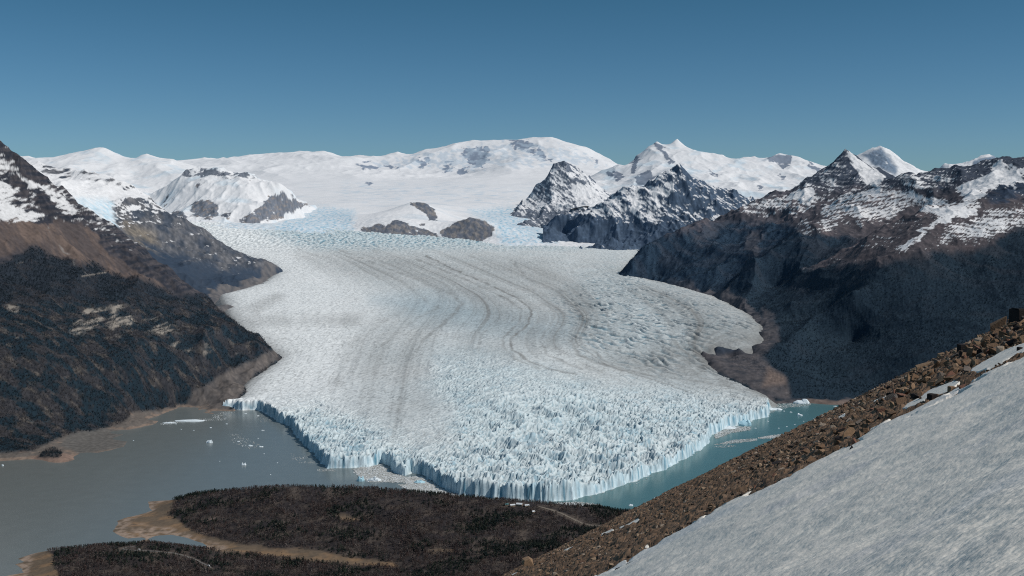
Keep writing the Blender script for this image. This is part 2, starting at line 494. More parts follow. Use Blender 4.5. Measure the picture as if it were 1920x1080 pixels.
# ------------------------------------------------------------------ mountains
SNOW = lin(232, 230, 229); SNOWB = lin(196, 214, 224)
ROCK = lin(92, 92, 97); ROCKD = lin(62, 63, 70); BROWN = lin(112, 92, 80); TAN = lin(134, 116, 98)
FOREST = lin(38, 44, 52); FORESTB = lin(54, 50, 50)
m_mtn = surface_mat('mountain_rock_and_snow', rough=0.92, spec=0.1, var=0.14, scale=0.02, bump=3.0, bscale=0.02)
m_snowy = surface_mat('snow_and_firn', rough=0.9, spec=0.1, var=0.05, scale=0.01)
m_near = surface_mat('mountain_slope', rough=0.95, spec=0.08, var=0.22, scale=0.04, bump=2.5, bscale=0.05)


def solve(ctrl, noise, soft=0.0):
    p = np.array(ctrl, float)
    p[:, 2] -= noise(p[:, 0], p[:, 1])
    return rbf_solve(p, soft)


HAZE = lin(118, 146, 176)  # haze tint mixed into the colour of far surfaces


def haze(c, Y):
    """air haze painted into the surface colour: bluer and flatter with distance"""
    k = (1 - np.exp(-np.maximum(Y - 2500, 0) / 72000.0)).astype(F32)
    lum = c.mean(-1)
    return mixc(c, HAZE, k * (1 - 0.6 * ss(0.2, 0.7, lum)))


def terrain(name, ctrl, u0, u1, nu, ds, noise, colour, mat, soft=0.0, floor=-60, keepf=None, post=None):
    s = solve(ctrl, noise, soft)
    X, Y = polar(u0, u1, nu, ds)
    Z = rbf_eval(s, X, Y) + noise(X, Y)
    if post is not None:
        Z = post(X, Y, Z)
    Z = np.maximum(Z, floor)
    U, V = proj(X, Y, Z)
    n = normals(X, Y, Z)
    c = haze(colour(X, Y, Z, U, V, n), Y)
    keep = keepf(X, Y, Z) if keepf else None
    o = structure(name, grid_mesh(name, X, Y, Z, c, True, keep), mat)
    FO['grid'] = (X, Y, Z)
    stamp('%s %s' % (name, X.shape))
    return s


def back(pts, dd, dz):
    """a row of points behind a crest, to let the far side fall away"""
    return [(p[0] * (p[1] + dd) / p[1], p[1] + dd, p[2] - dz) for p in pts]


def gz(pts):
    return [P(*p) for p in pts]


# ---- snowfield and the broad white massif at the head of the glacier
crest = gz([(330, 306, 28500), (372, 304, 28500), (440, 301, 28500), (520, 294, 28500), (560, 289, 28500), (590, 287, 28500), (620, 290, 28500), (640, 294, 28000), (655, 296, 27500),
            (668, 291, 27300), (682, 291, 27300), (694, 295, 27300), (720, 292, 27300), (745, 284, 27300), (768, 290, 27300), (800, 279, 27300), (850, 269, 27500),
            (890, 263, 27500), (925, 262, 27500), (960, 262, 27500), (1000, 259, 27500), (1025, 257, 27500), (1035, 257, 27500), (1048, 261, 27500), (1075, 270, 27500), (1108, 281, 27500),
            (1130, 295, 27500), (1150, 309, 27500), (1185, 325, 27500), (1250, 345, 27500)])
ctrl = crest + back(crest, 1500, 500) + [ICE(*p, dz=-12) for p in [(345, 424), (400, 428), (480, 432), (560, 436), (640, 440), (700, 446), (760, 452), (830, 457), (930, 459), (1050, 462), (1180, 468)]]
ctrl += [(-6000, 14500, 500), (-3000, 14300, 330), (0, 14300, 330), (2000, 14300, 330)]
ctrl += gz([(540, 408, 16800), (620, 415, 16400), (660, 425, 16000), (580, 392, 17800), (650, 388, 18000), (500, 395, 17800)])
# the nunatak dome with its rock faces
ctrl += gz([(680, 427, 15700), (740, 420, 15700), (775, 425, 15750), (800, 433, 15750), (700, 424, 15700), (822, 447, 15500), (840, 436, 15700), (880, 407, 15900), (905, 416, 15800), (925, 436, 15500),
            (690, 440, 15500), (740, 446, 15480), (790, 450, 15480), (870, 453, 15450), (915, 449, 15400),
            (720, 400, 16500), (770, 379, 16900), (795, 380, 16900), (815, 396, 16700), (820, 412, 16400), (760, 398, 16500), (850, 415, 16500)])
ctrl += back(gz([(720, 400, 16500), (770, 379, 16900), (795, 380, 16900), (840, 400, 16700)]), 900, 40)
ctrl += gz([(940, 425, 16800), (980, 430, 16600), (1030, 440, 16200), (960, 405, 18000), (930, 390, 18800), (880, 388, 18600), (990, 395, 18600)])
ctrl += gz([(600, 372, 19800), (700, 372, 19800), (800, 372, 19800), (900, 372, 19800), (960, 375, 19600), (450, 372, 20200),
            (600, 352, 21800), (700, 350, 21800), (800, 350, 21800), (900, 348, 22000), (980, 352, 21500), (450, 345, 22500),
            (450, 325, 25000), (560, 318, 25200), (640, 322, 25000), (700, 325, 25200), (760, 328, 25300), (830, 332, 25300), (870, 330, 25300), (930, 318, 24500), (960, 308, 24800), (1000, 322, 24200), (1040, 325, 24000),
            (880, 300, 26500), (800, 305, 26500), (720, 312, 26400), (1000, 288, 26300), (970, 297, 25800), (1060, 300, 26000), (1110, 315, 25500), (950, 280, 26900), (1000, 272, 26900)])


def nz(x, y):
    w = ss(22500, 25500, y)
    near = ss(16800, 15000, y) + ss(18500, 16000, y) * ss(600, -200, x) * 0.4
    return w * (95 * (ridged(x / 1700, y / 1500, 4, 101, 0.42) - 0.45) + 30 * fbm(x / 520, y / 520, 3, 105)) + (1 - w) * (20 * fbm(x / 900, y / 700, 3, 107) + 55 * fbm(x / 3000, y / 1500, 2, 109) * ss(17500, 19000, y)) \
        + 16 * np.clip(near, 0, 1) * fbm(x / 90, y / 90, 4, 108)


def colr(X, Y, Z, U, V, n):
    c = np.broadcast_to(SNOW, X.shape + (3,)).copy()
    a = fbm(X / 300, Y / 300, 5, 110); b = fbm(X / 900, Y / 260, 4, 115)
    wu = U + 9 * fbm(X / 260, Y / 260, 4, 117) ; wv = V + 7 * fbm(X / 260, Y / 260, 4, 119)
    # crevassed ice, bluish
    cre = pm(wu, wv, [(520, 440), (535, 405), (600, 388), (665, 395), (660, 440)], 10) + pm(wu, wv, [(880, 395), (960, 388), (1010, 420), (1045, 455), (940, 462), (930, 425)], 10) \
        + pm(wu, wv, [(340, 412), (520, 418), (700, 438), (560, 440), (340, 432)], 6) * 0.6
    c = mixc(c, SNOWB, np.clip(cre, 0, 1) * np.clip(0.6 + 1.1 * fbm(X / 70, Y / 90, 3, 121), 0, 1))
    c = mixc(c, lin(150, 190, 208), np.clip(cre, 0, 1) * ss(0.0, 0.3, fbm(X / 50, Y / 80, 3, 122)) * 0.9)
    c = mixc(c, lin(205, 212, 217), 0.7 * ss(0.05, 0.5, b) * ss(24500, 20000, Y))
    c = mixc(c, lin(196, 210, 220), 0.8 * ss(0.0, 0.5, fbm(X / 240, Y / 120, 4, 124)) * pm(wu, wv, [(640, 340), (900, 345), (990, 360), (960, 385), (800, 380), (640, 375)], 10))
    # rock
    rk = np.zeros(X.shape, F32)
    faces = [[(676, 428), (700, 424), (712, 416), (722, 424), (745, 412), (775, 424), (822, 440), (826, 452), (770, 452), (680, 440)],
             [(826, 434), (845, 422), (870, 412), (885, 404), (908, 414), (926, 430), (925, 444), (900, 456), (835, 455)],
             [(768, 380), (800, 378), (812, 392), (822, 412), (805, 414), (795, 400), (780, 388)], [(786, 418), (798, 418), (796, 424), (786, 423)]]
    for f in faces:
        rk = np.maximum(rk, pm(wu, wv, f, 3))
    rk = crisp(rk, 0.45 * fbm(X / 60, Z / 30, 4, 128)) * ss(17600, 17200, Y)
    stripes = fbm(X / 70 + Y / 300, Z / 60, 4, 130)
    rk1 = rk * ss(-0.3, -0.2, a + 0.6 * stripes + 0.3)
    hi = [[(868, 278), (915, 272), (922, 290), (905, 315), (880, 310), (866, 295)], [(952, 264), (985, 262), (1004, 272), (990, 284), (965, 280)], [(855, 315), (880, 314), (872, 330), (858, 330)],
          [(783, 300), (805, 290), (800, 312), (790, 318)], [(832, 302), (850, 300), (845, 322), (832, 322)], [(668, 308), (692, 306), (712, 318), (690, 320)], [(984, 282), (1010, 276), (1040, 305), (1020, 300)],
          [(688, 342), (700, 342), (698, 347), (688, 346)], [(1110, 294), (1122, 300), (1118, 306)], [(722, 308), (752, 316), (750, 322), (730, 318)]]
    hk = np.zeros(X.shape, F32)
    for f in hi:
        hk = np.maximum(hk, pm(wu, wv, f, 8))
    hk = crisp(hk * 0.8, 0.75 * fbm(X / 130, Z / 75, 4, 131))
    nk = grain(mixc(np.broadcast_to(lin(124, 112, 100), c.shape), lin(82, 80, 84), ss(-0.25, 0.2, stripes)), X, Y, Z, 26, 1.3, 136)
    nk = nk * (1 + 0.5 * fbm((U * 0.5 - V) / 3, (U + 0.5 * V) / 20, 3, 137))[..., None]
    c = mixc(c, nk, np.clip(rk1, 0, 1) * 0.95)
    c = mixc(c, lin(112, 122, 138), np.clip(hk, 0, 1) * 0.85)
    c = mixc(c, lin(188, 202, 213), 0.55 * crisp(pm(wu, wv, [(700, 300), (800, 285), (900, 268), (1000, 262), (1100, 285), (1140, 315), (1060, 310), (900, 320), (700, 318)], 14) * 0.55, 0.8 * fbm(X / 190 + Z / 300, Z / 110, 4, 135)))  # blue-grey shading of the massif's snow cliffs, painted into the colour
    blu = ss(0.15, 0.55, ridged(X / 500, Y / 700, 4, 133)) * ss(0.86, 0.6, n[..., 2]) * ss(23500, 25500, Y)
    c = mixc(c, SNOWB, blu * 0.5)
    return c


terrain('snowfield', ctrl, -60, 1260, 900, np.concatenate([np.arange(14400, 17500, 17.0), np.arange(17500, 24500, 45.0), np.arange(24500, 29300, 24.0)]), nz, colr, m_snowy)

# ---- far left snow mountains and the snowy hill before them
crest = gz([(-60, 300, 19500), (0, 300, 19500), (37, 292, 19500), (83, 300, 19500), (110, 294, 19500), (133, 288, 19500), (160, 282, 19500), (180, 277, 19500), (195, 278, 19500), (215, 288, 19500), (233, 295, 19500), (253, 298, 19500),
            (266, 290, 19500), (275, 288, 19500), (290, 293, 19500), (300, 296, 19500), (323, 298, 19500), (340, 304, 19500), (353, 308, 19500), (380, 318, 19500), (430, 335, 19500), (480, 345, 19500)])
hill = gz([(322, 345, 16800), (340, 328, 16900), (352, 317, 17000), (362, 315, 17000), (385, 318, 17000), (403, 313, 17000), (418, 318, 17000), (430, 323, 17000), (450, 325, 17000), (467, 324, 17000), (480, 333, 16900), (493, 340, 16800),
           (510, 343, 16700), (523, 344, 16600), (540, 355, 16700), (555, 368, 17000), (575, 378, 17500), (592, 385, 18000)])
ctrl = crest + back(crest, 1500, 500) + hill + back(hill, 900, 150)
ctrl += [ICE(*p, dz=-10) for p in [(330, 414), (360, 416), (395, 417), (430, 418), (455, 420), (480, 421)]] + gz([(500, 421, 15700), (535, 409, 16450), (560, 399, 17000), (580, 391, 17600), (592, 387, 17900)]) + [(p[0], p[1] - 350, p[2] - 130) for p in gz([(500, 421, 15700), (535, 409, 16450), (560, 399, 17000), (580, 391, 17600), (592, 387, 17900)])] + [(p[0], p[1], p[2] - 160) for p in gz([(605, 390, 18000), (620, 388, 18200), (610, 392, 17500), (600, 400, 16800)])]
ctrl += [(-5500, 14400, 350), (-3500, 14400, 250), (-2500, 15200, 300), (-2600, 16900, 500), (-2700, 18000, 600), (-2500, 19500, 700)]
ctrl += gz([(250, 330, 18600), (200, 310, 18900), (150, 320, 18300), (300, 330, 18400), (300, 365, 17400), (260, 360, 17500), (300, 385, 16600), (350, 375, 16300), (400, 360, 16300), (450, 365, 16200), (380, 345, 16500), (500, 380, 16000),
            (480, 405, 15650), (420, 395, 15800), (605, 425, 16400), (625, 430, 16200), (640, 440, 16500), (610, 440, 15600), (640, 450, 15600), (580, 440, 15000), (650, 430, 18000), (620, 415, 17500), (385, 400, 15700), (100, 330, 18000), (50, 330, 18000), (0, 340, 18000), (320, 400, 16000)])


def nz(x, y):
    return 70 * (ridged(x / 1200, y / 1100, 4, 151, 0.45) - 0.45) + 42 * ss(17900, 17300, y) * (ridged((x + 0.3 * y) / 330, (y - 0.4 * x) / 420, 4, 153, 0.5) - 0.45) + 22 * fbm(x / 330, y / 330, 3, 155)


def colr(X, Y, Z, U, V, n):
    c = np.broadcast_to(SNOW, X.shape + (3,)).copy()
    a = fbm(X / 200, Y / 200, 5, 160)
    wu = U + 15 * fbm(X / 240, Y / 240, 5, 167, 0.6); wv = V + 11 * fbm(X / 240, Y / 240, 5, 169, 0.6)
    c = mixc(c, SNOWB, 0.6 * ss(0.0, 0.5, fbm(X / 500, Y / 300, 4, 164)))
    rk = np.zeros(X.shape, F32)
    for f in [[(340, 322), (360, 313), (405, 312), (432, 322), (470, 323), (482, 334), (470, 338), (440, 332), (420, 334), (400, 330), (375, 332), (352, 336)], [(368, 345), (382, 328), (388, 336), (372, 352)],
              [(300, 380), (318, 366), (320, 374), (306, 388)], [(320, 400), (335, 394), (356, 404), (352, 414), (325, 412)], [(360, 384), (378, 376), (392, 376), (415, 392), (408, 408), (372, 413), (362, 404)], [(418, 404), (430, 398), (426, 408)],
              [(448, 416), (468, 396), (490, 388), (508, 366), (528, 356), (545, 366), (560, 380), (590, 384), (560, 392), (535, 404), (500, 419)]]:
        rk = np.maximum(rk, pm(wu, wv, f, 6))
    rk = rk * ss(17900, 17600, Y)
    s = fbm(X / 60 + Z / 200, Z / 45 - X / 300, 4, 170)
    top = ss(345, 330, V)
    rk = np.where(V < 341, crisp(rk * 0.62, 0.8 * a + 0.6 * s), crisp(rk * 0.9, 0.7 * a + 0.6 * s))
    rc = grain(mixc(np.broadcast_to(ROCK, c.shape), TAN, ss(-0.1, 0.5, s) * (1 - top)), X, Y, Z, 26, 1.2, 171)
    c = mixc(c, rc, np.clip(rk, 0, 1) * 0.92)
    far = ss(17800, 18500, Y) * ss(0.62, 0.5, n[..., 2]) * ss(0.1, 0.3, a)
    return mixc(c, ROCK, 0.6 * far)


terrain('snow_mountains', ctrl, -70, 625, 500, np.arange(14400, 20600, 15.0), nz, colr, m_snowy)

# ---- white range on the right of the massif
crest = gz([(1080, 345, 23500), (1130, 318, 23500), (1150, 313, 23500), (1178, 313, 23500), (1187, 303, 23500), (1192, 292, 23500), (1205, 285, 23500), (1216, 274, 23500), (1222, 272, 23500), (1231, 265, 23500), (1240, 270, 23500), (1253, 272, 23500), (1262, 266, 23500), (1270, 260, 23500), (1276, 266, 23500),
            (1284, 273, 23500), (1300, 283, 23500), (1317, 290, 23500), (1330, 288, 23500), (1350, 294, 23500), (1377, 301, 23500), (1395, 294, 23500), (1415, 293, 23500), (1427, 298, 23500), (1445, 296, 23500), (1460, 288, 23500), (1468, 289, 23500), (1487, 292, 23500), (1500, 297, 23500),
            (1515, 302, 23500), (1530, 312, 23500), (1545, 320, 23500), (1590, 330, 23500), (1660, 340, 23500)])
ctrl = crest + back(crest, 1200, 600)
ctrl += gz([(1150, 335, 22500), (1190, 345, 21500), (1210, 320, 22300), (1235, 300, 22700), (1265, 295, 22700), (1255, 315, 22000), (1300, 320, 22000), (1350, 325, 22000), (1400, 330, 22000), (1450, 325, 22300), (1500, 330, 22200), (1470, 310, 22900),
            (1340, 350, 20500), (1400, 365, 20000), (1450, 365, 20000), (1400, 400, 18500), (1330, 380, 19000), (1180, 370, 20000), (1150, 365, 20500), (1500, 360, 20000), (1250, 360, 20000), (1100, 370, 20000), (1600, 380, 19000)])


def nz(x, y):
    return 100 * (ridged(x / 1200, y / 1200, 4, 201, 0.45) - 0.45) + 25 * fbm(x / 330, y / 330, 3, 205)


def colr(X, Y, Z, U, V, n):
    c = np.broadcast_to(SNOW, X.shape + (3,)).copy()
    a = fbm(X / 200, Z / 120, 5, 210)
    wu = U + 7 * fbm(X / 220, Y / 220, 4, 217); wv = V + 6 * fbm(X / 220, Y / 220, 4, 219)
    c = mixc(c, SNOWB, 0.65 * ss(0.0, 0.45, fbm(X / 450, Z / 160, 4, 214)))
    rk = np.zeros(X.shape, F32)
    for f in [[(1183, 320), (1188, 300), (1196, 290), (1200, 296), (1192, 315), (1184, 330)], [(1224, 264), (1236, 266), (1250, 285), (1262, 305), (1255, 306), (1240, 288), (1226, 276)], [(1190, 330), (1215, 318), (1228, 330), (1210, 352), (1192, 345)],
              [(1440, 292), (1462, 288), (1484, 292), (1482, 308), (1466, 318), (1458, 308), (1446, 304)], [(1514, 302), (1540, 318), (1532, 322), (1516, 312)], [(1320, 310), (1345, 328), (1350, 336), (1335, 326)], [(1415, 346), (1432, 350), (1425, 356)], [(1452, 326), (1475, 328), (1470, 336)],
              [(1136, 322), (1150, 316), (1172, 330), (1160, 338), (1142, 332)], [(1355, 352), (1375, 355), (1407, 380), (1385, 400), (1368, 390)]]:
        rk = np.maximum(rk, pm(wu, wv, f, 4))
    rk = crisp(rk * 0.85, 0.8 * a + 0.4 * fbm(X / 60, Z / 40, 3, 212))
    rk = np.maximum(rk, ss(0.50, 0.40, n[..., 2]) * ss(0.0, 0.3, a) * 0.7)
    return mixc(c, lin(98, 104, 116), np.clip(rk, 0, 1) * 0.85)


terrain('snow_range', ctrl, 1070, 1670, 480, np.concatenate([np.arange(17600, 21000, 40.0), np.arange(21000, 24500, 16.0)]), nz, colr, m_snowy)

# ---- two far white peaks on the right
crest = gz([(1560, 335, 21000), (1597, 296, 21000), (1610, 290, 21000), (1627, 281, 21000), (1640, 277, 21000), (1649, 273, 21000), (1660, 278, 21000), (1672, 284, 21000), (1682, 293, 21000), (1690, 307, 21000), (1700, 314, 21000), (1720, 318, 21000), (1752, 325, 21000), (1800, 345, 21000)])
ctrl = crest + back(crest, 1000, 700) + gz([(1600, 340, 19800), (1650, 335, 19800), (1668, 310, 20300), (1690, 330, 20000), (1640, 310, 20500), (1720, 345, 19800), (1800, 360, 19800), (1540, 360, 19800), (1670, 380, 18500), (1540, 390, 18500), (1800, 390, 18500)])


def colr2(X, Y, Z, U, V, n):
    c = np.broadcast_to(SNOW, X.shape + (3,)).copy()
    a = fbm(X / 160, Z / 60, 5, 230)
    wu = U + 5 * fbm(X / 160, Y / 160, 4, 231); wv = V + 5 * fbm(X / 160, Y / 160, 4, 233)
    rk = pm(wu, wv, [(1615, 290), (1630, 285), (1650, 275), (1668, 295), (1684, 318), (1680, 330), (1640, 310)], 5) * ss(-0.45, -0.3, a) + pm(wu, wv, [(1826, 300), (1850, 296), (1868, 290), (1872, 318), (1845, 318), (1822, 312)], 3)  # blue-grey shade on the peaks' faces painted in, with some rock
    return mixc(c, grain(np.broadcast_to(lin(92, 112, 132), c.shape), X, Y, Z, 30, 0.8, 236), np.clip(rk, 0, 1) * 0.85)


nz2 = lambda x, y: 50 * (ridged(x / 620, y / 620, 5, 221) - 0.45) + 22 * fbm(x / 200, y / 200, 3, 225)
terrain('snow_peak', ctrl, 1560, 1810, 260, np.arange(18600, 22000, 14.0), nz2, colr2, m_mtn)
crest = gz([(1740, 345, 18500), (1757, 325, 18500), (1764, 312, 18500), (1772, 306, 18500), (1790, 308, 18500), (1806, 310, 18500), (1818, 302, 18500), (1830, 297, 18500), (1842, 291, 18500), (1855, 289, 18500), (1865, 292, 18500), (1870, 303, 18500), (1876, 320, 18500), (1960, 330, 18500)])
ctrl = crest + back(crest, 900, 700) + gz([(1770, 340, 17700), (1830, 330, 17700), (1880, 345, 17700), (1930, 350, 17700), (1720, 370, 17500), (1800, 370, 16500), (1960, 370, 16500)])
terrain('snow_summit', ctrl, 1735, 1965, 240, np.arange(16600, 19300, 13.0), nz2, colr2, m_mtn)

# ---- the two rocky peaks above the head of the tongue
crest = gz([(960, 400, 19000), (985, 376, 19000), (1000, 356, 19000), (1012, 345, 19000), (1027, 332, 19000), (1032, 318, 19000), (1037, 307, 19000), (1048, 304, 19000), (1057, 303, 19000), (1064, 308, 19000), (1073, 309, 19000), (1082, 315, 19000), (1088, 317, 19000), (1100, 327, 19000), (1112, 337, 19000),
            (1122, 348, 19000), (1138, 360, 19000), (1160, 375, 19000)])
ctrl = crest + back(crest, 1000, 450) + gz([(985, 392, 18200), (993, 404, 17900), (1010, 408, 17700), (1030, 404, 17700), (1045, 405, 17600), (1060, 400, 17600), (1090, 400, 17500), (1120, 400, 17400), (1060, 345, 18500), (1040, 370, 18200), (1080, 375, 18100), (1010, 380, 18400), (1100, 360, 18400), (1020, 435, 16800), (1100, 430, 16800), (970, 420, 17400), (1170, 420, 17400)])


def nz(x, y):
    return 115 * (ridged((x + 0.4 * y) / 620, (y - 0.3 * x) / 760, 5, 251, 0.5) - 0.45) + 30 * fbm(x / 170, y / 170, 3, 255) + 26 * (ridged(x / 260, y / 260, 3, 257) - 0.45)


def alpine(rockc, sn_bias, seed, forest_z=None):
    def f(X, Y, Z, U, V, n):
        a = fbm(X / 130, Z / 80, 5, seed); b = fbm((X + Z) / 60, (X - Z) / 300, 4, seed + 6)
        fine = fbm((U * 0.75 - V) / 3.2, (U + 0.75 * V) / 16, 3, seed + 20)
        snow = ss(-0.07, 0.07, (n[..., 2] - 0.66) * 1.1 + 0.4 * a + 0.6 * b + 0.5 * fine + sn_bias(X, Y, Z, U, V))
        r = mixc(np.broadcast_to(rockc, X.shape + (3,)), rockc * 1.6, ss(-0.1, 0.6, fbm(X / 90, Z / 40, 4, seed + 11)))
        return mixc(grain(r, X, Y, Z, 34, 0.8, seed + 15), SNOW, snow * 0.95)
    return f


terrain('rocky_peak', ctrl, 955, 1175, 260, np.arange(16900, 20100, 11.0), nz,
        alpine(lin(98, 99, 104), lambda X, Y, Z, U, V: -0.02 - 0.35 * ss(385, 402, V) + 0.25 * ss(1090, 1130, U) * ss(375, 350, V) - 0.3 * ss(318, 306, V) + 0.5 * pm(U, V, [(1075, 345), (1110, 350), (1130, 385), (1090, 390)], 10), 260), m_mtn)

crest = gz([(1025, 425, 16000), (1040, 414, 16000), (1057, 404, 16000), (1080, 401, 16000), (1100, 396, 16000), (1123, 384, 16000), (1140, 375, 16000), (1152, 368, 16000), (1165, 355, 16000), (1172, 349, 16000), (1187, 347, 16000), (1200, 352, 16000), (1213, 356, 16000), (1222, 345, 16000), (1233, 329, 16000), (1245, 322, 16000),
            (1257, 317, 16000), (1267, 311, 16000), (1275, 306, 16000), (1285, 318, 16000), (1293, 331, 16000), (1305, 335, 16000), (1317, 341, 16000), (1330, 350, 16000), (1347, 358, 16000), (1363, 354, 16000), (1375, 360, 16000), (1387, 368, 16000), (1410, 380, 16000), (1450, 400, 16000)])
ctrl = crest + back(crest, 900, 500) + [ICE(*p, dz=-15) for p in [(1046, 436), (1056, 452), (1075, 457), (1100, 459), (1150, 464), (1200, 468), (1230, 470), (1300, 474)]] + gz([(1036, 425, 15600), (1080, 425, 15500), (1130, 420, 15500), (1180, 410, 15500), (1240, 400, 15400), (1300, 400, 15400), (1230, 440, 14800), (1150, 445, 14800), (1280, 430, 14900), (1350, 420, 15000), (1400, 430, 15000)]) + [(700, 14000, 200), (1700, 13700, 200), (3000, 13700, 250)]


def nz(x, y):
    return 125 * (ridged((x + 0.5 * y) / 560, (y - 0.45 * x) / 800, 5, 271, 0.5) - 0.45) + 30 * fbm(x / 150, y / 150, 3, 275) + 30 * (ridged(x / 230, y / 260, 3, 277) - 0.45)


terrain('dark_peak', ctrl, 1018, 1450, 420, np.arange(13800, 17000, 11.0), nz,
        alpine(lin(60, 71, 86), lambda X, Y, Z, U, V: 0.08 - 0.8 * ss(400, 432, V + 0.10 * (1200 - U)) - 0.32 * pm(U, V, [(1275, 300), (1420, 370), (1420, 470), (1230, 470), (1245, 380)], 25) + 0.22 * pm(U, V, [(1220, 350), (1250, 345), (1260, 365), (1230, 370)], 8), 280), m_mtn)
# ------------------------------------------------------------------ the valley sides
# ---- right side: forested range with snow-streaked tops
main = gz([(1180, 490, 10700), (1200, 468, 10900), (1230, 452, 11000), (1255, 440, 11100), (1280, 427, 11200), (1320, 412, 11300), (1363, 400, 11400), (1390, 389, 11400), (1415, 376, 11450), (1440, 366, 11500), (1465, 361, 11550), (1487, 357, 11600), (1500, 345, 11650), (1513, 333, 11700), (1525, 330, 11700), (1537, 327, 11700),
           (1550, 318, 11700), (1560, 309, 11700), (1570, 297, 11700), (1575, 291, 11700), (1585, 278, 11700), (1590, 283, 11700), (1597, 288, 11700), (1608, 293, 11700), (1618, 303, 11650), (1627, 308, 11600), (1640, 318, 11550), (1650, 325, 11500), (1667, 340, 11400), (1700, 350, 11300), (1760, 360, 11200), (1850, 360, 11000), (2000, 360, 10800)])
s1 = gz([(1655, 348, 9750), (1670, 337, 9700), (1685, 331, 9650), (1703, 327, 9600), (1740, 326, 9600), (1773, 328, 9500), (1780, 322, 9450), (1787, 315, 9400), (1800, 313, 9350), (1820, 312, 9300), (1840, 316, 9250), (1860, 317, 9200), (1868, 308, 9200), (1877, 298, 9200), (1885, 302, 9150), (1893, 310, 9100), (1905, 304, 9000), (1930, 303, 9000), (2000, 290, 9000)])
s1b = gz([(1643, 356, 9700), (1613, 373, 9600), (1590, 386, 9500), (1563, 400, 9300), (1538, 413, 9200), (1513, 425, 9100), (1480, 445, 8950), (1445, 468, 8800), (1413, 487, 8700), (1380, 523, 8700)])
s2 = gz([(2000, 350, 8050), (1960, 357, 8000), (1920, 362, 8000), (1880, 366, 7950), (1847, 371, 7900), (1828, 377, 7850), (1813, 383, 7800), (1793, 393, 7700), (1773, 403, 7600), (1747, 420, 7500), (1713, 447, 7300), (1690, 468, 7200), (1650, 500, 7100), (1600, 545, 6900)])
ctrl = main + back(main, 1500, 600) + s1 + s1b + s2
ctrl += gz([(1500, 402, 10500), (1470, 425, 10400), (1540, 388, 10500), (1600, 362, 10600), (1420, 445, 10300), (1350, 450, 10600), (1300, 465, 10500), (1560, 345, 11200), (1600, 330, 11200), (1500, 372, 11000), (1440, 400, 11000),
            (1700, 425, 8700), (1740, 385, 9000), (1650, 425, 8800), (1600, 440, 8700), (1850, 345, 8700), (1800, 360, 8700), (1900, 340, 8650), (1560, 480, 8300),
            (1500, 560, 7700), (1550, 500, 8000), (1600, 640, 6700), (1700, 560, 6700), (1800, 500, 6950), (1900, 450, 7050), (1850, 420, 7500), (1920, 560, 6350), (1700, 660, 6000), (1900, 650, 5700), (1450, 540, 8500), (1300, 500, 10000), (1400, 530, 9200), (1550, 600, 7200), (1520, 680, 6350), (1560, 720, 5950), (1650, 720, 5850), (1990, 500, 6500)])
ctrl += RE[1:] + [(p[0] * 0.97 - 20, p[1] - 30, p[2] - 70) for p in RE[4:]]
ctrl += [ICE(1385, 680, -12), ICE(1420, 690, -8), ICE(1460, 650, 8), ICE(1475, 700, 6), ICE(1460, 610, 8), ICE(1440, 590, 8), ICE(1340, 545, 6), ICE(1240, 518, 8)]
ctrl += [W(1470, 752, 8), W(1513, 756, 0), W(1563, 759, 0), W(1600, 757, 0), W(1700, 754, 0), W(1950, 752, 0), W(1500, 748, 12), W(1560, 750, 14), W(1513, 770, -25), W(1600, 775, -25), W(1800, 775, -25), W(1990, 775, -25), W(1460, 775, -30)]


def nz(x, y):
    z0 = np.clip((y - 5600) / 3000, 0.0, 1)
    return (30 + 62 * z0) * (ridged((x + 0.25 * y) / 640, (y - 0.6 * x) / 900, 5, 301, 0.44) - 0.45) * ss(5500, 6000, y) + (5 + 13 * z0) * fbm(x / 130, y / 130, 3, 305) + 26 * ss(9000, 11000, y) * (ridged(x / 210, y / 230, 3, 307) - 0.45) * ss(5450, 5700, y)


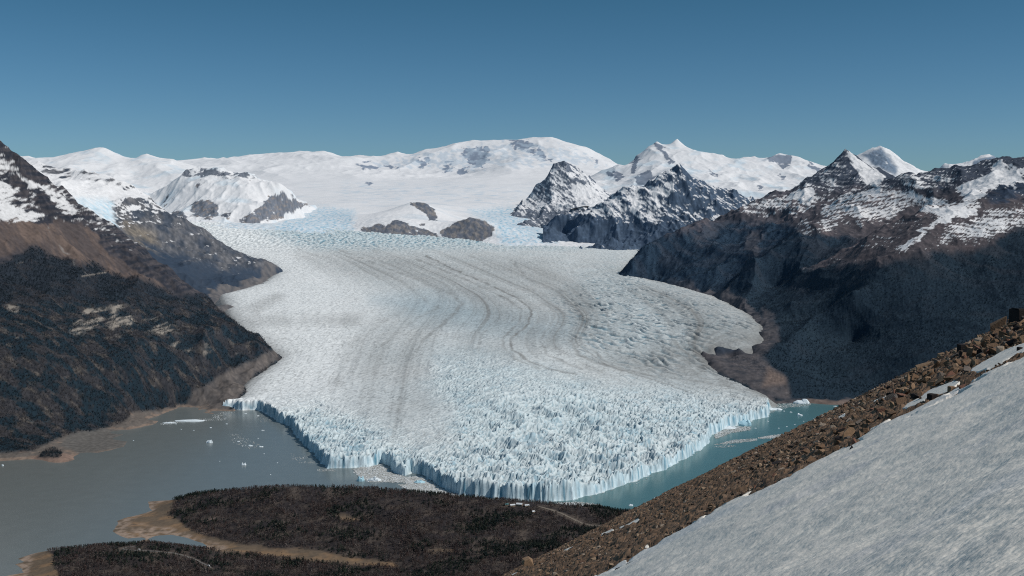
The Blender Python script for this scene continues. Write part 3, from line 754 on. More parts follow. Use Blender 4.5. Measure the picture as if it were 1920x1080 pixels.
def colr(X, Y, Z, U, V, n):
    a = fbm(X / 110, Z / 70, 5, 310); b = fbm(X / 420, Y / 420, 4, 315)
    wv = V + 22 * fbm(X / 330, Y / 330, 4, 317) + 10 * fbm(X / 70, Y / 300, 3, 318); wu = U + 16 * fbm(X / 300, Y / 300, 4, 319)
    tree = np.interp(U, [1180, 1280, 1350, 1440, 1520, 1600, 1700, 1800, 1920], [440, 432, 418, 412, 436, 445, 455, 470, 440]).astype(F32)
    # forest line follows each spur: a lower line on the near spur
    fl = np.where(Y < 8300, np.interp(U, [1500, 1650, 1760, 1830, 1900, 2000], [500, 490, 475, 470, 430, 420]), tree)
    fo = ss(-10, 14, wv - fl)
    ly = np.sin(Z / 7.0 + 9 * fbm(X / 260, Y / 260, 4, 320))
    diag = np.sin((Z + 0.55 * X - 0.3 * Y) / 11.0 + 6 * fbm(X / 260, Y / 260, 4, 321))
    sl = ss(70, -75, wv - fl)                                  # how far above the tree line
    hi = ss(380, 330, V)
    tA = Z + 0.42 * X
    wp = 5 * fbm(U / 70, V / 30, 3, 323)
    bandA = np.sin((V - 0.42 * U) / 1.0 + wp)
    zA = pm(wu, wv, [(1705, 356), (1730, 364), (1805, 386), (1765, 414), (1745, 402), (1725, 387), (1708, 374)], 5)
    zA2 = pm(wu, wv, [(1785, 378), (1830, 366), (1880, 350), (1840, 368), (1800, 388), (1790, 390)], 4)
    tB = Z - 0.16 * X
    bandB = np.sin((V + 0.22 * U) / 1.0 + 1.3 * wp); bandC = np.sin((V - 0.06 * U) / 1.05 + 1.6 * wp)
    zB = pm(wu, wv, [(1545, 385), (1600, 365), (1650, 352), (1705, 362), (1708, 380), (1670, 404), (1620, 422), (1560, 425), (1480, 446), (1440, 470), (1430, 462), (1500, 425)], 7)
    zC = pm(wu, wv, [(1385, 392), (1440, 367), (1500, 358), (1545, 372), (1520, 400), (1470, 402), (1400, 404)], 6)
    zR = pm(wu, wv, [(1790, 352), (1840, 330), (1878, 308), (1900, 326), (1950, 345), (1900, 352), (1850, 360), (1810, 368)], 6)
    zF = pm(wu, wv, [(1745, 424), (1800, 388), (1835, 376), (1830, 394), (1785, 410), (1750, 430), (1700, 468), (1680, 470)], 5)
    zG = pm(wu, wv, [(1780, 420), (1830, 395), (1880, 385), (2000, 375), (2000, 440), (1900, 430), (1830, 445), (1760, 460)], 10)
    zP = pm(wu, wv, [(1480, 358), (1512, 348), (1530, 362), (1500, 374), (1480, 370)], 4)
    zT = pm(wu, wv, [(1660, 338), (1710, 327), (1780, 326), (1800, 345), (1760, 352), (1700, 352)], 6)
    dark = pm(wu, wv, [(1870, 348), (1950, 340), (1950, 372), (1880, 370), (1850, 366)], 6) + pm(wu, wv, [(1760, 345), (1790, 348), (1790, 362), (1765, 360)], 4) + pm(wu, wv, [(1725, 360), (1750, 356), (1780, 361), (1808, 371), (1798, 379), (1770, 374), (1738, 368)], 4) \
        + pm(wu, wv, [(1640, 425), (1700, 393), (1735, 402), (1755, 418), (1715, 440), (1680, 452), (1650, 440)], 6) * 0.6 + pm(wu, wv, [(1515, 385), (1530, 372), (1545, 390), (1535, 420), (1520, 420)], 5)
    dark = np.clip(dark, 0, 1)
    cov = 0.16 * ss(0.3, 1.0, sl) + 0.22 * pm(U, V, [(1530, 330), (1585, 278), (1600, 330), (1560, 355)], 8) + 0.56 * zA + 0.66 * zA2 + 0.44 * zB + 0.36 * zC + 0.95 * zR + 0.8 * zF + 0.42 * zG + 0.9 * zP + 0.34 * zT + 0.25 * pm(wu, wv, [(1560, 330), (1640, 335), (1700, 350), (1640, 365), (1540, 370), (1500, 380)], 10)
    bz = np.where(zA + zA2 > 0.3, bandA, np.where(zB > 0.3, bandB, bandC))
    fz = 0.7 * fbm(U / 7 + V / 5, (V - 0.1 * U) / 3.0, 3, 322, 0.6) + 0.75 * fbm((U * 0.7 + V) / 2.8, (U - 0.7 * V) / 16, 3, 336)
    gl = ridged((X + 0.3 * Y) / 240, (Y - 0.4 * X) / 700, 4, 328)
    snow = ss(0.40, 0.62, (cov - 0.05) * (1 - 0.85 * dark) + 0.13 * bz * (1 - zR) + 0.62 * fz + 0.3 * a - 0.35 * (gl - 0.4))
    face = pm(wu, wv, [(1540, 325), (1585, 278), (1592, 300), (1610, 330), (1640, 350), (1560, 350)], 6) + pm(wu, wv, [(1660, 338), (1780, 325), (1790, 345), (1660, 352)], 8) * 0.7
    snow = snow * (1 - 0.7 * np.clip(face, 0, 1) * ss(0.12, -0.08, a))
    lit = pm(U, V, [(1588, 284), (1606, 294), (1660, 332), (1645, 350), (1625, 345), (1600, 310)], 5) + pm(wu, wv, [(1840, 325), (1905, 312), (1930, 345), (1860, 352), (1810, 360)], 8)
    stp = fbm((U * 0.8 - V) / 4.5, (U + 0.8 * V) / 40, 3, 333)
    snow = np.maximum(snow, crisp(np.clip(lit, 0, 1), 0.9 * stp + 0.1) * 0.95)
    rock = mixc(np.broadcast_to(lin(84, 74, 72), X.shape + (3,)), lin(60, 62, 70), hi)
    rock = mixc(rock, lin(106, 90, 86), ss(0.0, 0.6, b) * (1 - hi))
    rock = mixc(rock, lin(50, 58, 72), np.clip(dark * ss(358, 350, V) + pm(wu, wv, [(1870, 345), (1950, 340), (1950, 372), (1880, 370), (1850, 366)], 6), 0, 1))
    rock = grain(rock, X, Y, Z, 26, 1.0, 334)
    c = mixc(rock, SNOW, snow * 0.92)
    FO['right'] = fo
    f1, f2, idf = worley(X / 12, Y / 16, 41)
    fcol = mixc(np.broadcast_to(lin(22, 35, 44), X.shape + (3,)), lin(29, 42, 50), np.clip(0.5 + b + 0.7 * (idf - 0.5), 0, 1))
    fcol = mixc(fcol, lin(27, 46, 63), 0.75 * ss(7800, 9800, Y))  # distance haze painted into the far forest's own colour
    fcol = mixc(fcol, lin(40, 43, 48), 0.35 * ss(0.1, 0.6, fbm(X / 260, Y / 160, 4, 325)))
    scar = pm(wu, wv, [(1395, 440), (1432, 430), (1418, 480), (1408, 485)], 6) * 0.8 + pm(wu, wv, [(1300, 440), (1360, 415), (1390, 420), (1330, 450), (1305, 455)], 8) * 0.6 + pm(wu, wv, [(1478, 540), (1515, 510), (1510, 530), (1485, 548)], 6) * 0.35
    streaks = ss(0.42, 0.62, ridged((X + 0.5 * Y) / 260, (Y - 0.5 * X) / 1500, 3, 327)) * ss(560, 470, V) * 0.35
    fcol = mixc(fcol, lin(86, 78, 76), np.clip(0.7 * scar + 0.6 * streaks, 0, 0.8))
    c = mixc(c, fcol, fo)
    # bare moraine beside the ice and rock along the lake
    dE = seg_dist(X, Y, [p[:2] for p in RE])
    mor = ss(62, 34, dE + 30 * fbm(X / 120, Y / 120, 3, 329)) * ss(10500, 9000, Y)
    mor = np.maximum(mor, pm(U + 0.6 * (wu - U), V + 0.5 * (wv - V), [(1310, 650), (1425, 640), (1428, 575), (1450, 585), (1462, 640), (1430, 665), (1450, 690), (1475, 712), (1480, 745), (1445, 745), (1400, 715), (1330, 690)], 7))
    mor = np.maximum(mor, ss(16, 10, Z - 8 * fbm(X / 60, Y / 60, 3, 330)) * ss(5900, 5700, Y))
    mc = mixc(np.broadcast_to(lin(88, 81, 79), X.shape + (3,)), lin(60, 58, 60), ss(-0.3, 0.5, fbm(X / 70, Y / 70, 4, 331)))
    mc = mixc(mc, lin(48, 52, 60), pm(U, V, [(1318, 650), (1345, 645), (1412, 650), (1370, 662), (1335, 665)], 5))
    mc = mixc(mc, lin(112, 96, 86), pm(U, V, [(1440, 690), (1475, 705), (1475, 720), (1430, 725)], 8) + pm(U, V, [(1510, 745), (1600, 750), (1600, 762), (1510, 760)], 5))
    mc = mc * (1 + 0.5 * fbm(X / 22, Y / 30, 3, 332))[..., None]
    FO['right'] = FO['right'] * (1 - np.clip(mor * 1.6, 0, 1)) * (1 - np.clip(scar + streaks, 0, 1))
    return mixc(c, mc, np.clip(mor, 0, 1))


def canopy(X, Y, Z):
    U, V = proj(X, Y, Z)
    f1, f2, idf = worley(X / 12, Y / 16, 41)
    w = 0.4 * ss(430, 520, V) * ss(60, 130, seg_dist(X, Y, [p[:2] for p in RE])) * ss(16, 26, Z)
    return Z + w * (9 * (1 - f1) * (0.5 + idf) - 4)


SR = terrain('forested_range', ctrl, 1140, 2010, 760, np.concatenate([np.arange(5350, 7500, 8.5), np.arange(7500, 10000, 10.0), np.arange(10000, 12900, 12.0)]), nz, colr, m_near, post=canopy)
FO['right_grid'] = FO['grid']

# ---- second mountain on the left, with a hanging glacier
crest = gz([(-40, 310, 11500), (30, 303, 11500), (60, 304, 11500), (77, 306, 11500), (95, 312, 11500), (110, 318, 11500), (123, 315, 11500), (140, 319, 11500), (160, 324, 11500), (185, 329, 11450), (207, 334, 11400), (222, 342, 11400), (230, 349, 11400), (243, 352, 11350), (253, 355, 11300), (265, 361, 11300), (277, 368, 11300), (288, 378, 11300), (300, 387, 11300),
            (317, 401, 11300), (325, 410, 11300), (337, 418, 11300), (350, 421, 11300), (367, 427, 11250), (380, 435, 11250), (393, 441, 11200), (412, 452, 11150), (433, 467, 11100), (450, 474, 11050), (467, 480, 11000), (485, 486, 10900), (500, 493, 10800)])
ctrl = crest + back(crest, 1300, 500) + LE[1:7] + [(p[0] * 0.97 + 40, p[1] - 10, p[2] - 70) for p in LE[1:7]]
ctrl += gz([(130, 345, 10900), (200, 350, 10800), (100, 340, 10900), (200, 385, 10300), (215, 410, 10000), (150, 370, 10300), (190, 420, 9600), (240, 400, 10500), (300, 430, 10500), (260, 440, 10100), (350, 470, 10300), (300, 480, 9800), (400, 490, 10300), (420, 520, 9900), (350, 520, 9500), (470, 505, 10600), (380, 545, 8900), (330, 560, 8600), (280, 520, 8900), (400, 600, 7800), (250, 480, 9400), (440, 480, 10800)])


def nz(x, y):
    return 95 * (ridged((x - 0.5 * y) / 560, (y + 0.4 * x) / 800, 5, 341, 0.46) - 0.45) + 14 * fbm(x / 140, y / 140, 3, 345)


def colr(X, Y, Z, U, V, n):
    a = fbm(X / 110, Z / 60, 5, 350); b = fbm(X / 300, Y / 300, 4, 355)
    wu = U + 9 * fbm(X / 160, Y / 160, 4, 357); wv = V + 8 * fbm(X / 160, Y / 160, 4, 358)
    rock = mixc(np.broadcast_to(lin(98, 94, 92), X.shape + (3,)), lin(62, 64, 70), ss(-0.2, 0.3, fbm((X + Z) / 90, (X - Z) / 260, 4, 359)))
    rock = mixc(rock, lin(130, 116, 96), 0.8 * pm(wu, wv, [(230, 410), (290, 440), (305, 490), (270, 480), (235, 440)], 12))
    fz = fbm((U * 0.6 - V) / 4.5, (U + 0.6 * V) / 14, 4, 351)
    rock = grain(rock, X, Y, Z, 30, 1.0, 366)
    rock = rock * (1 + 0.55 * fbm((U * 0.75 - V) / 5, (U + 0.75 * V) / 50, 4, 367))[..., None]
    snow = ss(0.0, 0.1, 0.45 * a + 0.4 * fz + (n[..., 2] - 0.74) * 0.9 + ss(440, 345, V) * 0.6 - 0.3)
    ice = pm(wu, wv, [(95, 340), (150, 332), (190, 338), (225, 350), (205, 365), (212, 385), (213, 405), (222, 426), (180, 412), (130, 375), (100, 355)], 5)
    rib = pm(wu, wv, [(76, 306), (122, 312), (170, 322), (230, 342), (226, 350), (190, 345), (160, 336), (120, 332), (80, 326)], 4)
    snow = np.where(rib > 0.4, snow * ss(0.25, -0.05, a) , snow)
    c = mixc(rock, SNOW, snow * 0.93)
    ic = mixc(np.broadcast_to(SNOW, c.shape), lin(186, 212, 224), ss(362, 385, V) * np.clip(0.6 + fbm(X / 70, Y / 40, 3, 361), 0, 1))
    c = mixc(c, ic, np.clip(ice * (1 - rib), 0, 1))
    fo = ss(-8, 14, V + 20 * fbm(X / 220, Y / 220, 4, 362) - np.interp(U, [200, 300, 340, 420, 460, 505], [430, 465, 478, 500, 505, 500]))
    fcol = mixc(np.broadcast_to(lin(38, 48, 62), c.shape), lin(52, 58, 68), np.clip(0.5 + b + 0.6 * fbm(X / 40, Y / 40, 3, 363), 0, 1))
    c = mixc(c, fcol, fo)
    dE = seg_dist(X, Y, [p[:2] for p in LE])
    mor = ss(95, 55, dE + 50 * fbm(X / 110, Y / 110, 3, 364))
    return mixc(c, mixc(np.broadcast_to(lin(112, 104, 98), c.shape), lin(84, 80, 78), ss(-0.3, 0.4, fbm(X / 60, Y / 60, 3, 365))), mor * 0.95)


terrain('hanging_glacier_mountain', ctrl, -50, 530, 440, np.arange(7600, 12900, 12.0), nz, colr, m_mtn)

# ---- nearest mountain on the left
crest = gz([(-120, 240, 6300), (-60, 250, 6400), (-20, 262, 6450), (0, 267, 6500), (10, 274, 6500), (20, 282, 6520), (33, 288, 6540), (47, 302, 6560), (58, 312, 6580), (67, 320, 6600), (80, 327, 6620), (93, 337, 6650), (102, 347, 6650), (110, 356, 6680), (122, 366, 6700), (133, 374, 6700), (146, 383, 6720), (160, 392, 6750), (174, 401, 6750), (187, 409, 6780),
            (202, 416, 6800), (217, 423, 6800), (226, 431, 6780), (233, 438, 6770), (240, 446, 6760), (247, 454, 6750), (257, 462, 6730), (267, 470, 6720), (280, 480, 6700), (296, 492, 6680), (313, 504, 6650), (332, 517, 6600), (352, 532, 6560), (376, 551, 6520), (400, 571, 6480), (420, 586, 6430), (437, 600, 6400), (455, 617, 6350), (478, 637, 6270), (497, 651, 6200)])
ctrl = crest + back(crest, 1300, 500) + LE[8:] + [(p[0] * 0.97 + 50, p[1] - 25, p[2] - 60) for p in LE[8:]]
shore = [(-120, 868), (-40, 866), (0, 865), (30, 863), (62, 861), (85, 864), (118, 867), (140, 861), (145, 853), (135, 848), (185, 849), (210, 844), (232, 838), (239, 828), (231, 815), (226, 806), (245, 805), (270, 799), (290, 795), (297, 789), (285, 783), (300, 778), (318, 772), (345, 769), (380, 774), (400, 776), (416, 770)]
ctrl += [W(*p) for p in shore] + [W(u + 8, v + 10, -14) for u, v in shore[::2]] + [W(u, v + 60, -30) for u, v in shore[::3]]
ctrl += [W(u, v, z) for u, v, z in [(95, 850, 22), (118, 858, 12), (75, 855, 10), (40, 852, 12), (0, 850, 14), (160, 832, 4), (200, 825, 4), (215, 815, 5), (120, 832, 8), (258, 792, 16), (275, 788, 14), (240, 795, 14), (300, 765, 10), (330, 760, 8), (250, 780, 14), (190, 795, 18), (90, 825, 22), (20, 835, 30), (360, 758, 10), (390, 762, 6), (150, 810, 16)]]
ctrl += gz([(0, 529, 5500), (100, 540, 5650), (200, 560, 5850), (300, 605, 5850), (150, 650, 5250), (400, 660, 5850), (250, 690, 5300), (50, 640, 5050), (0, 720, 4750), (120, 740, 4900), (320, 720, 5450), (350, 690, 5650), (430, 680, 5980), (470, 660, 6120), (60, 440, 6000), (0, 400, 6000), (120, 420, 6350), (180, 470, 6350), (240, 520, 6250), (330, 570, 6200), (0, 330, 6300), (-80, 500, 5500), (-80, 700, 4700), (40, 350, 6400), (200, 740, 5050), (60, 780, 4700), (380, 720, 5680), (410, 720, 5760), (440, 700, 5900)])


def nz(x, y):
    k = ss(5000, 6200, y + 0.2 * x + 400)
    sh = ss(4300, 4700, y + 0.35 * (x + 2000))
    return ((16 + 75 * k) * (ridged((x + 0.35 * y) / 480, (y - 0.3 * x) / 600, 5, 371, 0.46) - 0.45) + (4 + 8 * k) * fbm(x / 100, y / 100, 3, 375)) * ss(4550, 5200, y + 0.6 * (x + 1950))


def colr(X, Y, Z, U, V, n):
    a = fbm(X / 90, Z / 50, 5, 380); b = fbm(X / 260, Y / 260, 4, 385)
    wu = U + 14 * fbm(X / 150, Y / 150, 4, 387); wv = V + 14 * fbm(X / 150, Y / 150, 4, 388)
    strat = 0.2 * np.sin(Z / 6.5 + 12 * fbm(X / 350, Y / 350, 5, 389)) + 1.3 * fbm((U - 0.5 * V) / 16, (V + 0.3 * U) / 6, 4, 390, 0.55)
    rock = mixc(np.broadcast_to(lin(72, 65, 64), X.shape + (3,)), lin(46, 44, 48), ss(-0.2, 0.2, fbm(X / 50, Z / 20, 4, 391)))
    rock = grain(rock, X, Y, Z, 22, 0.9, 405)
    scree = mixc(np.broadcast_to(lin(106, 89, 78), X.shape + (3,)), lin(82, 71, 66), ss(-0.3, 0.3, b + 0.5 * fbm((X + Y) / 30, (X - Y) / 160, 3, 404)))
    sm = crisp(pm(wu, wv, [(-120, 420), (20, 412), (60, 415), (90, 420), (110, 405), (150, 420), (195, 460), (240, 500), (300, 530), (330, 560), (250, 530), (190, 515), (140, 500), (90, 480), (30, 465), (-120, 470)], 10), 0.35 * fbm((X + Y) / 40, (X - Y) / 130, 4, 401), 0.2)
    sm2 = pm(wu, wv, [(30, 440), (70, 455), (110, 480), (60, 480), (30, 470), (0, 480), (-120, 490), (-120, 440)], 8)
    scree = scree * (1 + 0.5 * fbm((U * 0.8 - V) / 5, (U + 0.8 * V) / 60, 4, 406))[..., None]
    c = mixc(rock, scree, np.clip(np.maximum(sm, sm2), 0, 1))
    cov = 0.5 * pm(wu, wv, [(-130, 285), (-5, 290), (20, 294), (30, 310), (42, 325), (28, 330), (5, 326), (-130, 332)], 7) \
        + 0.74 * pm(wu, wv, [(-130, 340), (8, 340), (18, 348), (26, 352), (34, 345), (38, 352), (26, 366), (24, 384), (42, 396), (62, 402), (80, 399), (80, 404), (62, 412), (48, 419), (20, 416), (-130, 412)], 6) \
        + 0.8 * pm(wu, wv, [(36, 326), (50, 333), (66, 342), (90, 352), (84, 355), (60, 347), (45, 338)], 4) + 0.8 * pm(wu, wv, [(48, 345), (60, 342), (66, 352), (52, 354)], 4) \
        + 0.42 * pm(wu, wv, [(78, 358), (100, 352), (130, 378), (150, 400), (120, 395)], 8) + 0.34 * pm(wu, wv, [(25, 365), (60, 355), (75, 395), (40, 395)], 8)
    edge = ss(40, 8, seg_dist(U, V, [(110, 358), (160, 395), (190, 412), (217, 426), (260, 470)])) * ss(475, 440, V)
    snow = crisp(cov + 0.3 * edge + 0.08 * ss(440, 380, V), 0.5 * strat + 0.45 * a, 0.16)
    c = mixc(c, SNOW * 0.95, snow * 0.88)
    fl = np.interp(U, [-120, 0, 40, 60, 110, 170, 230, 300, 340], [490, 496, 476, 462, 482, 492, 512, 536, 552]).astype(F32)
    fo = ss(-7, 10, wv + 8 * fbm(X / 45, Y / 45, 3, 392) - fl)
    g1 = ss(-0.05, 0.12, fbm(X / 130, Y / 90, 5, 393, 0.6) + 0.25 * ss(560, 480, V) + 0.06)
    f1, f2, idf = worley(X / 10, Y / 13, 43)
    brown = mixc(np.broadcast_to(lin(50, 47, 47), X.shape + (3,)), lin(80, 73, 66), ss(0.0, 0.45, fbm(X / 60, Y / 40, 4, 394)))
    fcol = mixc(brown, lin(24, 36, 42), g1 * np.clip(0.5 + idf, 0, 1))
    fcol = mixc(fcol, lin(36, 38, 42), 0.85 * ss(590, 540, V + 30 * b))
    fcol = fcol * (0.6 + 0.8 * idf)[..., None]
    FO['left'] = fo
    FO['leftg'] = g1
    pale = pm(wu, wv, [(120, 610), (160, 580), (225, 575), (280, 590), (340, 612), (330, 622), (250, 612), (220, 632), (150, 620)], 8) * ss(0.0, 0.3, a + 0.12) + pm(wu, wv, [(310, 640), (370, 635), (410, 655), (385, 670), (330, 655)], 8) * ss(0.05, 0.35, a + 0.05) * 0.7 \
        + pm(wu, wv, [(10, 570), (35, 570), (35, 585), (10, 582)], 4) * 0.6 + 0.5 * ss(0.42, 0.6, fbm(X / 70, Z / 40, 4, 395)) * ss(760, 560, V)
    pale = pale * (0.25 + 0.75 * ss(-0.15, 0.2, fbm(X / 24, Z / 12, 4, 400, 0.6))) * 0.9
    fcol = mixc(fcol, lin(152, 142, 130), np.clip(pale * 1.4, 0, 0.9))
    c = mixc(c, fcol, fo)
    gul = ss(2.2, 0.6, seg_dist(wu, wv, [(75, 400), (85, 420), (120, 470), (150, 500), (168, 520)])) * 0.5
    c = mixc(c, lin(150, 145, 140), gul * ss(0, 0.2, a))
    FO['left'] = FO['left'] * (1 - np.clip(pale * 1.3, 0, 1))
    # moraine strip along the ice
    mor = pm(U + 0.4 * (wu - U), V + 0.4 * (wv - V), [(520, 655), (500, 660), (480, 672), (440, 690), (400, 715), (360, 735), (350, 760), (345, 772), (420, 780), (450, 740), (480, 700), (520, 675)], 6)
    mc = mixc(np.broadcast_to(lin(104, 95, 88), X.shape + (3,)), lin(82, 76, 72), ss(-0.3, 0.4, fbm((X + Y) / 60, (X - Y) / 200, 4, 396))) * (1 + 0.45 * fbm(X / 16, Y / 24, 3, 403))[..., None]
    c = mixc(c, mc, mor)
    mor2 = ss(60, 30, seg_dist(X, Y, [p[:2] for p in LE[6:9]]) + 20 * b)
    c = mixc(c, mc, mor2)
    # bare shore
    shr = ss(10, 5, Z + 9 * fbm(X / 70, Y / 70, 4, 397)) * ss(5700, 5500, Y)
    shr = np.maximum(shr, pm(U + 0.4 * (wu - U), V + 0.4 * (wv - V), [(-120, 850), (60, 846), (100, 825), (130, 812), (180, 806), (235, 792), (245, 776), (300, 770), (345, 764), (345, 780), (240, 850), (150, 870), (-120, 880)], 5))
    shr = shr * (1 - pm(U, V, [(70, 858), (80, 846), (100, 838), (118, 848), (110, 858)], 3) * 0.9)
    sc_ = mixc(np.broadcast_to(lin(104, 95, 87), X.shape + (3,)), lin(130, 112, 98), ss(-0.05, 0.3, fbm(X / 40, Y / 40, 4, 398) + 0.5 * (ss(9, 3, Z) - 0.45)))
    flat = pm(U, V, [(112, 835), (130, 812), (190, 802), (228, 806), (240, 826), (230, 840), (150, 852)], 4)
    sc_ = mixc(sc_, lin(100, 95, 89) * (1 + 0.12 * fbm(X / 80, Y / 25, 3, 399))[..., None], flat)
    sc_ = mixc(sc_, lin(136, 112, 98), pm(U, V, [(60, 856), (118, 848), (146, 856), (120, 870), (60, 868)], 3) * 0.8)
    FO['left'] = FO['left'] * (1 - np.clip(mor + mor2 + shr, 0, 1))
    mc_ = fbm(X / 14, Y / 18, 3, 402)
    sc_ = sc_ * (1 + 0.35 * mc_)[..., None]
    return mixc(c, sc_, np.clip(shr, 0, 1))


def canopy(X, Y, Z):
    U, V = proj(X, Y, Z)
    f1, f2, idf = worley(X / 10, Y / 13, 43)
    w = 0.4 * ss(500, 545, V) * ss(12, 22, Z) * (1 - pm(U, V, [(520, 655), (440, 690), (360, 735), (345, 772), (430, 780), (520, 675)], 6))
    return Z + w * (7 * (1 - f1) * (0.4 + idf) - 3)


SL = terrain('near_mountain', ctrl, -130, 540, 470, np.concatenate([np.arange(4050, 5600, 6.0), np.arange(5600, 8000, 8.0)]), nz, colr, m_near, post=canopy)
FO['left_grid'] = FO['grid']
# ------------------------------------------------------------------ lake
def lake_material():
    m = bpy.data.materials.new('lake_water'); m.use_nodes = True
    nt = m.node_tree; nt.nodes.clear(); N = nt.nodes.new; L = nt.links.new
    out = N('ShaderNodeOutputMaterial'); b = N('ShaderNodeBsdfPrincipled'); L(b.outputs[0], out.inputs[0])
    b.inputs['Roughness'].default_value = 0.22; b.inputs['IOR'].default_value = 1.33; b.inputs['Specular IOR Level'].default_value = 0.42
    tc = N('ShaderNodeTexCoord'); sx = N('ShaderNodeSeparateXYZ'); L(tc.outputs['Object'], sx.inputs[0])
    big = N('ShaderNodeTexNoise'); big.inputs['Scale'].default_value = 0.0012; big.inputs['Detail'].default_value = 4; L(tc.outputs['Object'], big.inputs['Vector'])
    ad = N('ShaderNodeMath'); ad.operation = 'MULTIPLY_ADD'; ad.inputs[1].default_value = 300; L(big.outputs[0], ad.inputs[0]); L(sx.outputs['X'], ad.inputs[2])
    mr = N('ShaderNodeMapRange'); mr.inputs[1].default_value = -1800; mr.inputs[2].default_value = 700; L(ad.outputs[0], mr.inputs[0])
    rp = N('ShaderNodeValToRGB'); cr = rp.color_ramp; L(mr.outputs[0], rp.inputs[0])
    cr.elements[0].position = 0.0; cr.elements[0].color = (*lin(105, 108, 105).tolist(), 1)
    cr.elements[1].position = 1.0; cr.elements[1].color = (*lin(75, 111, 113).tolist(), 1)
    e = cr.elements.new(0.42); e.color = (*lin(108, 117, 118).tolist(), 1)
    e = cr.elements.new(0.74); e.color = (*lin(104, 115, 116).tolist(), 1)
    e = cr.elements.new(0.86); e.color = (*lin(76, 111, 113).tolist(), 1)
    wv = N('ShaderNodeTexNoise'); wv.inputs['Scale'].default_value = 0.02; wv.inputs['Detail'].default_value = 6; L(tc.outputs['Object'], wv.inputs['Vector'])
    mm = N('ShaderNodeMapRange'); mm.inputs[3].default_value = 0.9; mm.inputs[4].default_value = 1.1; L(wv.outputs[0], mm.inputs[0])
    sc_ = N('ShaderNodeVectorMath'); sc_.operation = 'SCALE'; L(rp.outputs[0], sc_.inputs[0]); L(mm.outputs[0], sc_.inputs['Scale']); L(sc_.outputs[0], b.inputs['Base Color'])
    return m


lx = np.linspace(-9000, 9000, 13); ly = np.linspace(1200, 12000, 9)
LX, LY = np.meshgrid(lx, ly)
structure('lake', grid_mesh('lake', LX, LY, np.zeros_like(LX), np.ones(LX.shape + (3,)), True), lake_material())

# ------------------------------------------------------------------ the wooded peninsula below
shore = [(330, 938), (300, 939), (272, 940), (280, 948), (286, 957), (272, 962), (257, 966), (235, 971), (219, 977), (217, 987), (211, 996), (222, 1003), (240, 1010), (258, 1015), (270, 1016), (282, 1013), (284, 1008), (307, 1004), (333, 1005), (360, 1012), (383, 1020), (407, 1033)]
shore2 = [(410, 1034), (360, 1030), (300, 1024), (240, 1026), (180, 1029), (130, 1031), (83, 1034), (53, 1041), (32, 1048), (47, 1053), (27, 1058), (43, 1067), (47, 1073), (20, 1078), (-20, 1085), (-80, 1090)]
ctrl = [W(*p) for p in shore + shore2]
ctrl += [W(u - 14, v - 6, -10) for u, v in [(272, 938), (215, 975), (205, 995)]] + [W(250, 1019, -6), W(300, 1014, -5), (W(340, 1016, -5)), W(370, 1024, -4), W(150, 1015, -14), W(60, 1020, -14), W(0, 1040, -14), W(10, 1060, -12), W(-100, 1060, -20), W(100, 980, -25), W(100, 900, -30), W(250, 920, -20), W(-100, 1000, -20)]
crest = gz([(332, 934, 3690), (365, 927, 3660), (400, 922, 3640), (440, 917, 3620), (480, 914, 3600), (515, 913, 3580), (550, 911, 3560), (590, 912, 3550), (620, 913, 3540), (660, 913, 3540), (700, 915, 3540), (740, 919, 3530), (780, 922, 3520), (825, 927, 3500), (870, 931, 3480), (900, 934, 3470), (930, 937, 3450), (965, 939, 3440), (1000, 941, 3430), (1040, 944, 3415), (1080, 947, 3400), (1130, 952, 3390), (1180, 958, 3380), (1250, 970, 3360), (1330, 985, 3330), (1500, 1010, 3200)])
ctrl += crest + [(p[0] * (p[1] + 130) / p[1], p[1] + 130, -8) for p in crest[::2]] + [(p[0] * (p[1] + 500) / p[1], p[1] + 500, -30) for p in crest[::3]]
ctrl += gz([(240, 1022, 3130), (280, 1018, 3125), (200, 1023, 3125), (150, 1027, 3120), (320, 1023, 3115), (360, 1028, 3110), (400, 1032, 3105), (450, 1036, 3095), (100, 1032, 3130)])
ctrl += [W(u, v, z) for u, v, z in [(330, 985, 6), (290, 985, 5), (330, 960, 22), (250, 995, 4), (400, 1015, 5), (400, 990, 18), (430, 965, 34), (500, 1045, 9), (560, 1042, 8), (640, 1050, 8), (700, 1057, 10), (760, 1062, 12), (550, 1030, 14), (470, 1025, 10), (620, 1000, 34), (850, 990, 46), (850, 1040, 32), (500, 985, 36), (700, 970, 50), (1000, 1000, 46), (1000, 1050, 36),
                                     (500, 1070, 14), (300, 1060, 22), (150, 1060, 18), (100, 1072, 14), (650, 1080, 16), (400, 1075, 22), (230, 1075, 20), (1100, 985, 50), (1200, 1000, 60), (60, 1065, 6), (80, 1048, 7), (560, 960, 48), (620, 940, 66), (900, 960, 62)]]
ctrl += [(x, 2500, z) for x, z in [(-1400, -10), (-1000, 20), (-500, 30), (0, 40), (500, 60), (1000, 90)]] + [(x, 1400, z) for x, z in [(-1000, 40), (-400, 50), (200, 60), (900, 80)]]


def nz(x, y):
    return (9 * fbm(x / 170, y / 120, 4, 401) + 9 * (ridged(x / 260, y / 200, 4, 405) - 0.45)) * ss(0, 120, seg_dist(x, y, [W(*p)[:2] for p in shore + shore2])) * ss(3620, 3500, y)


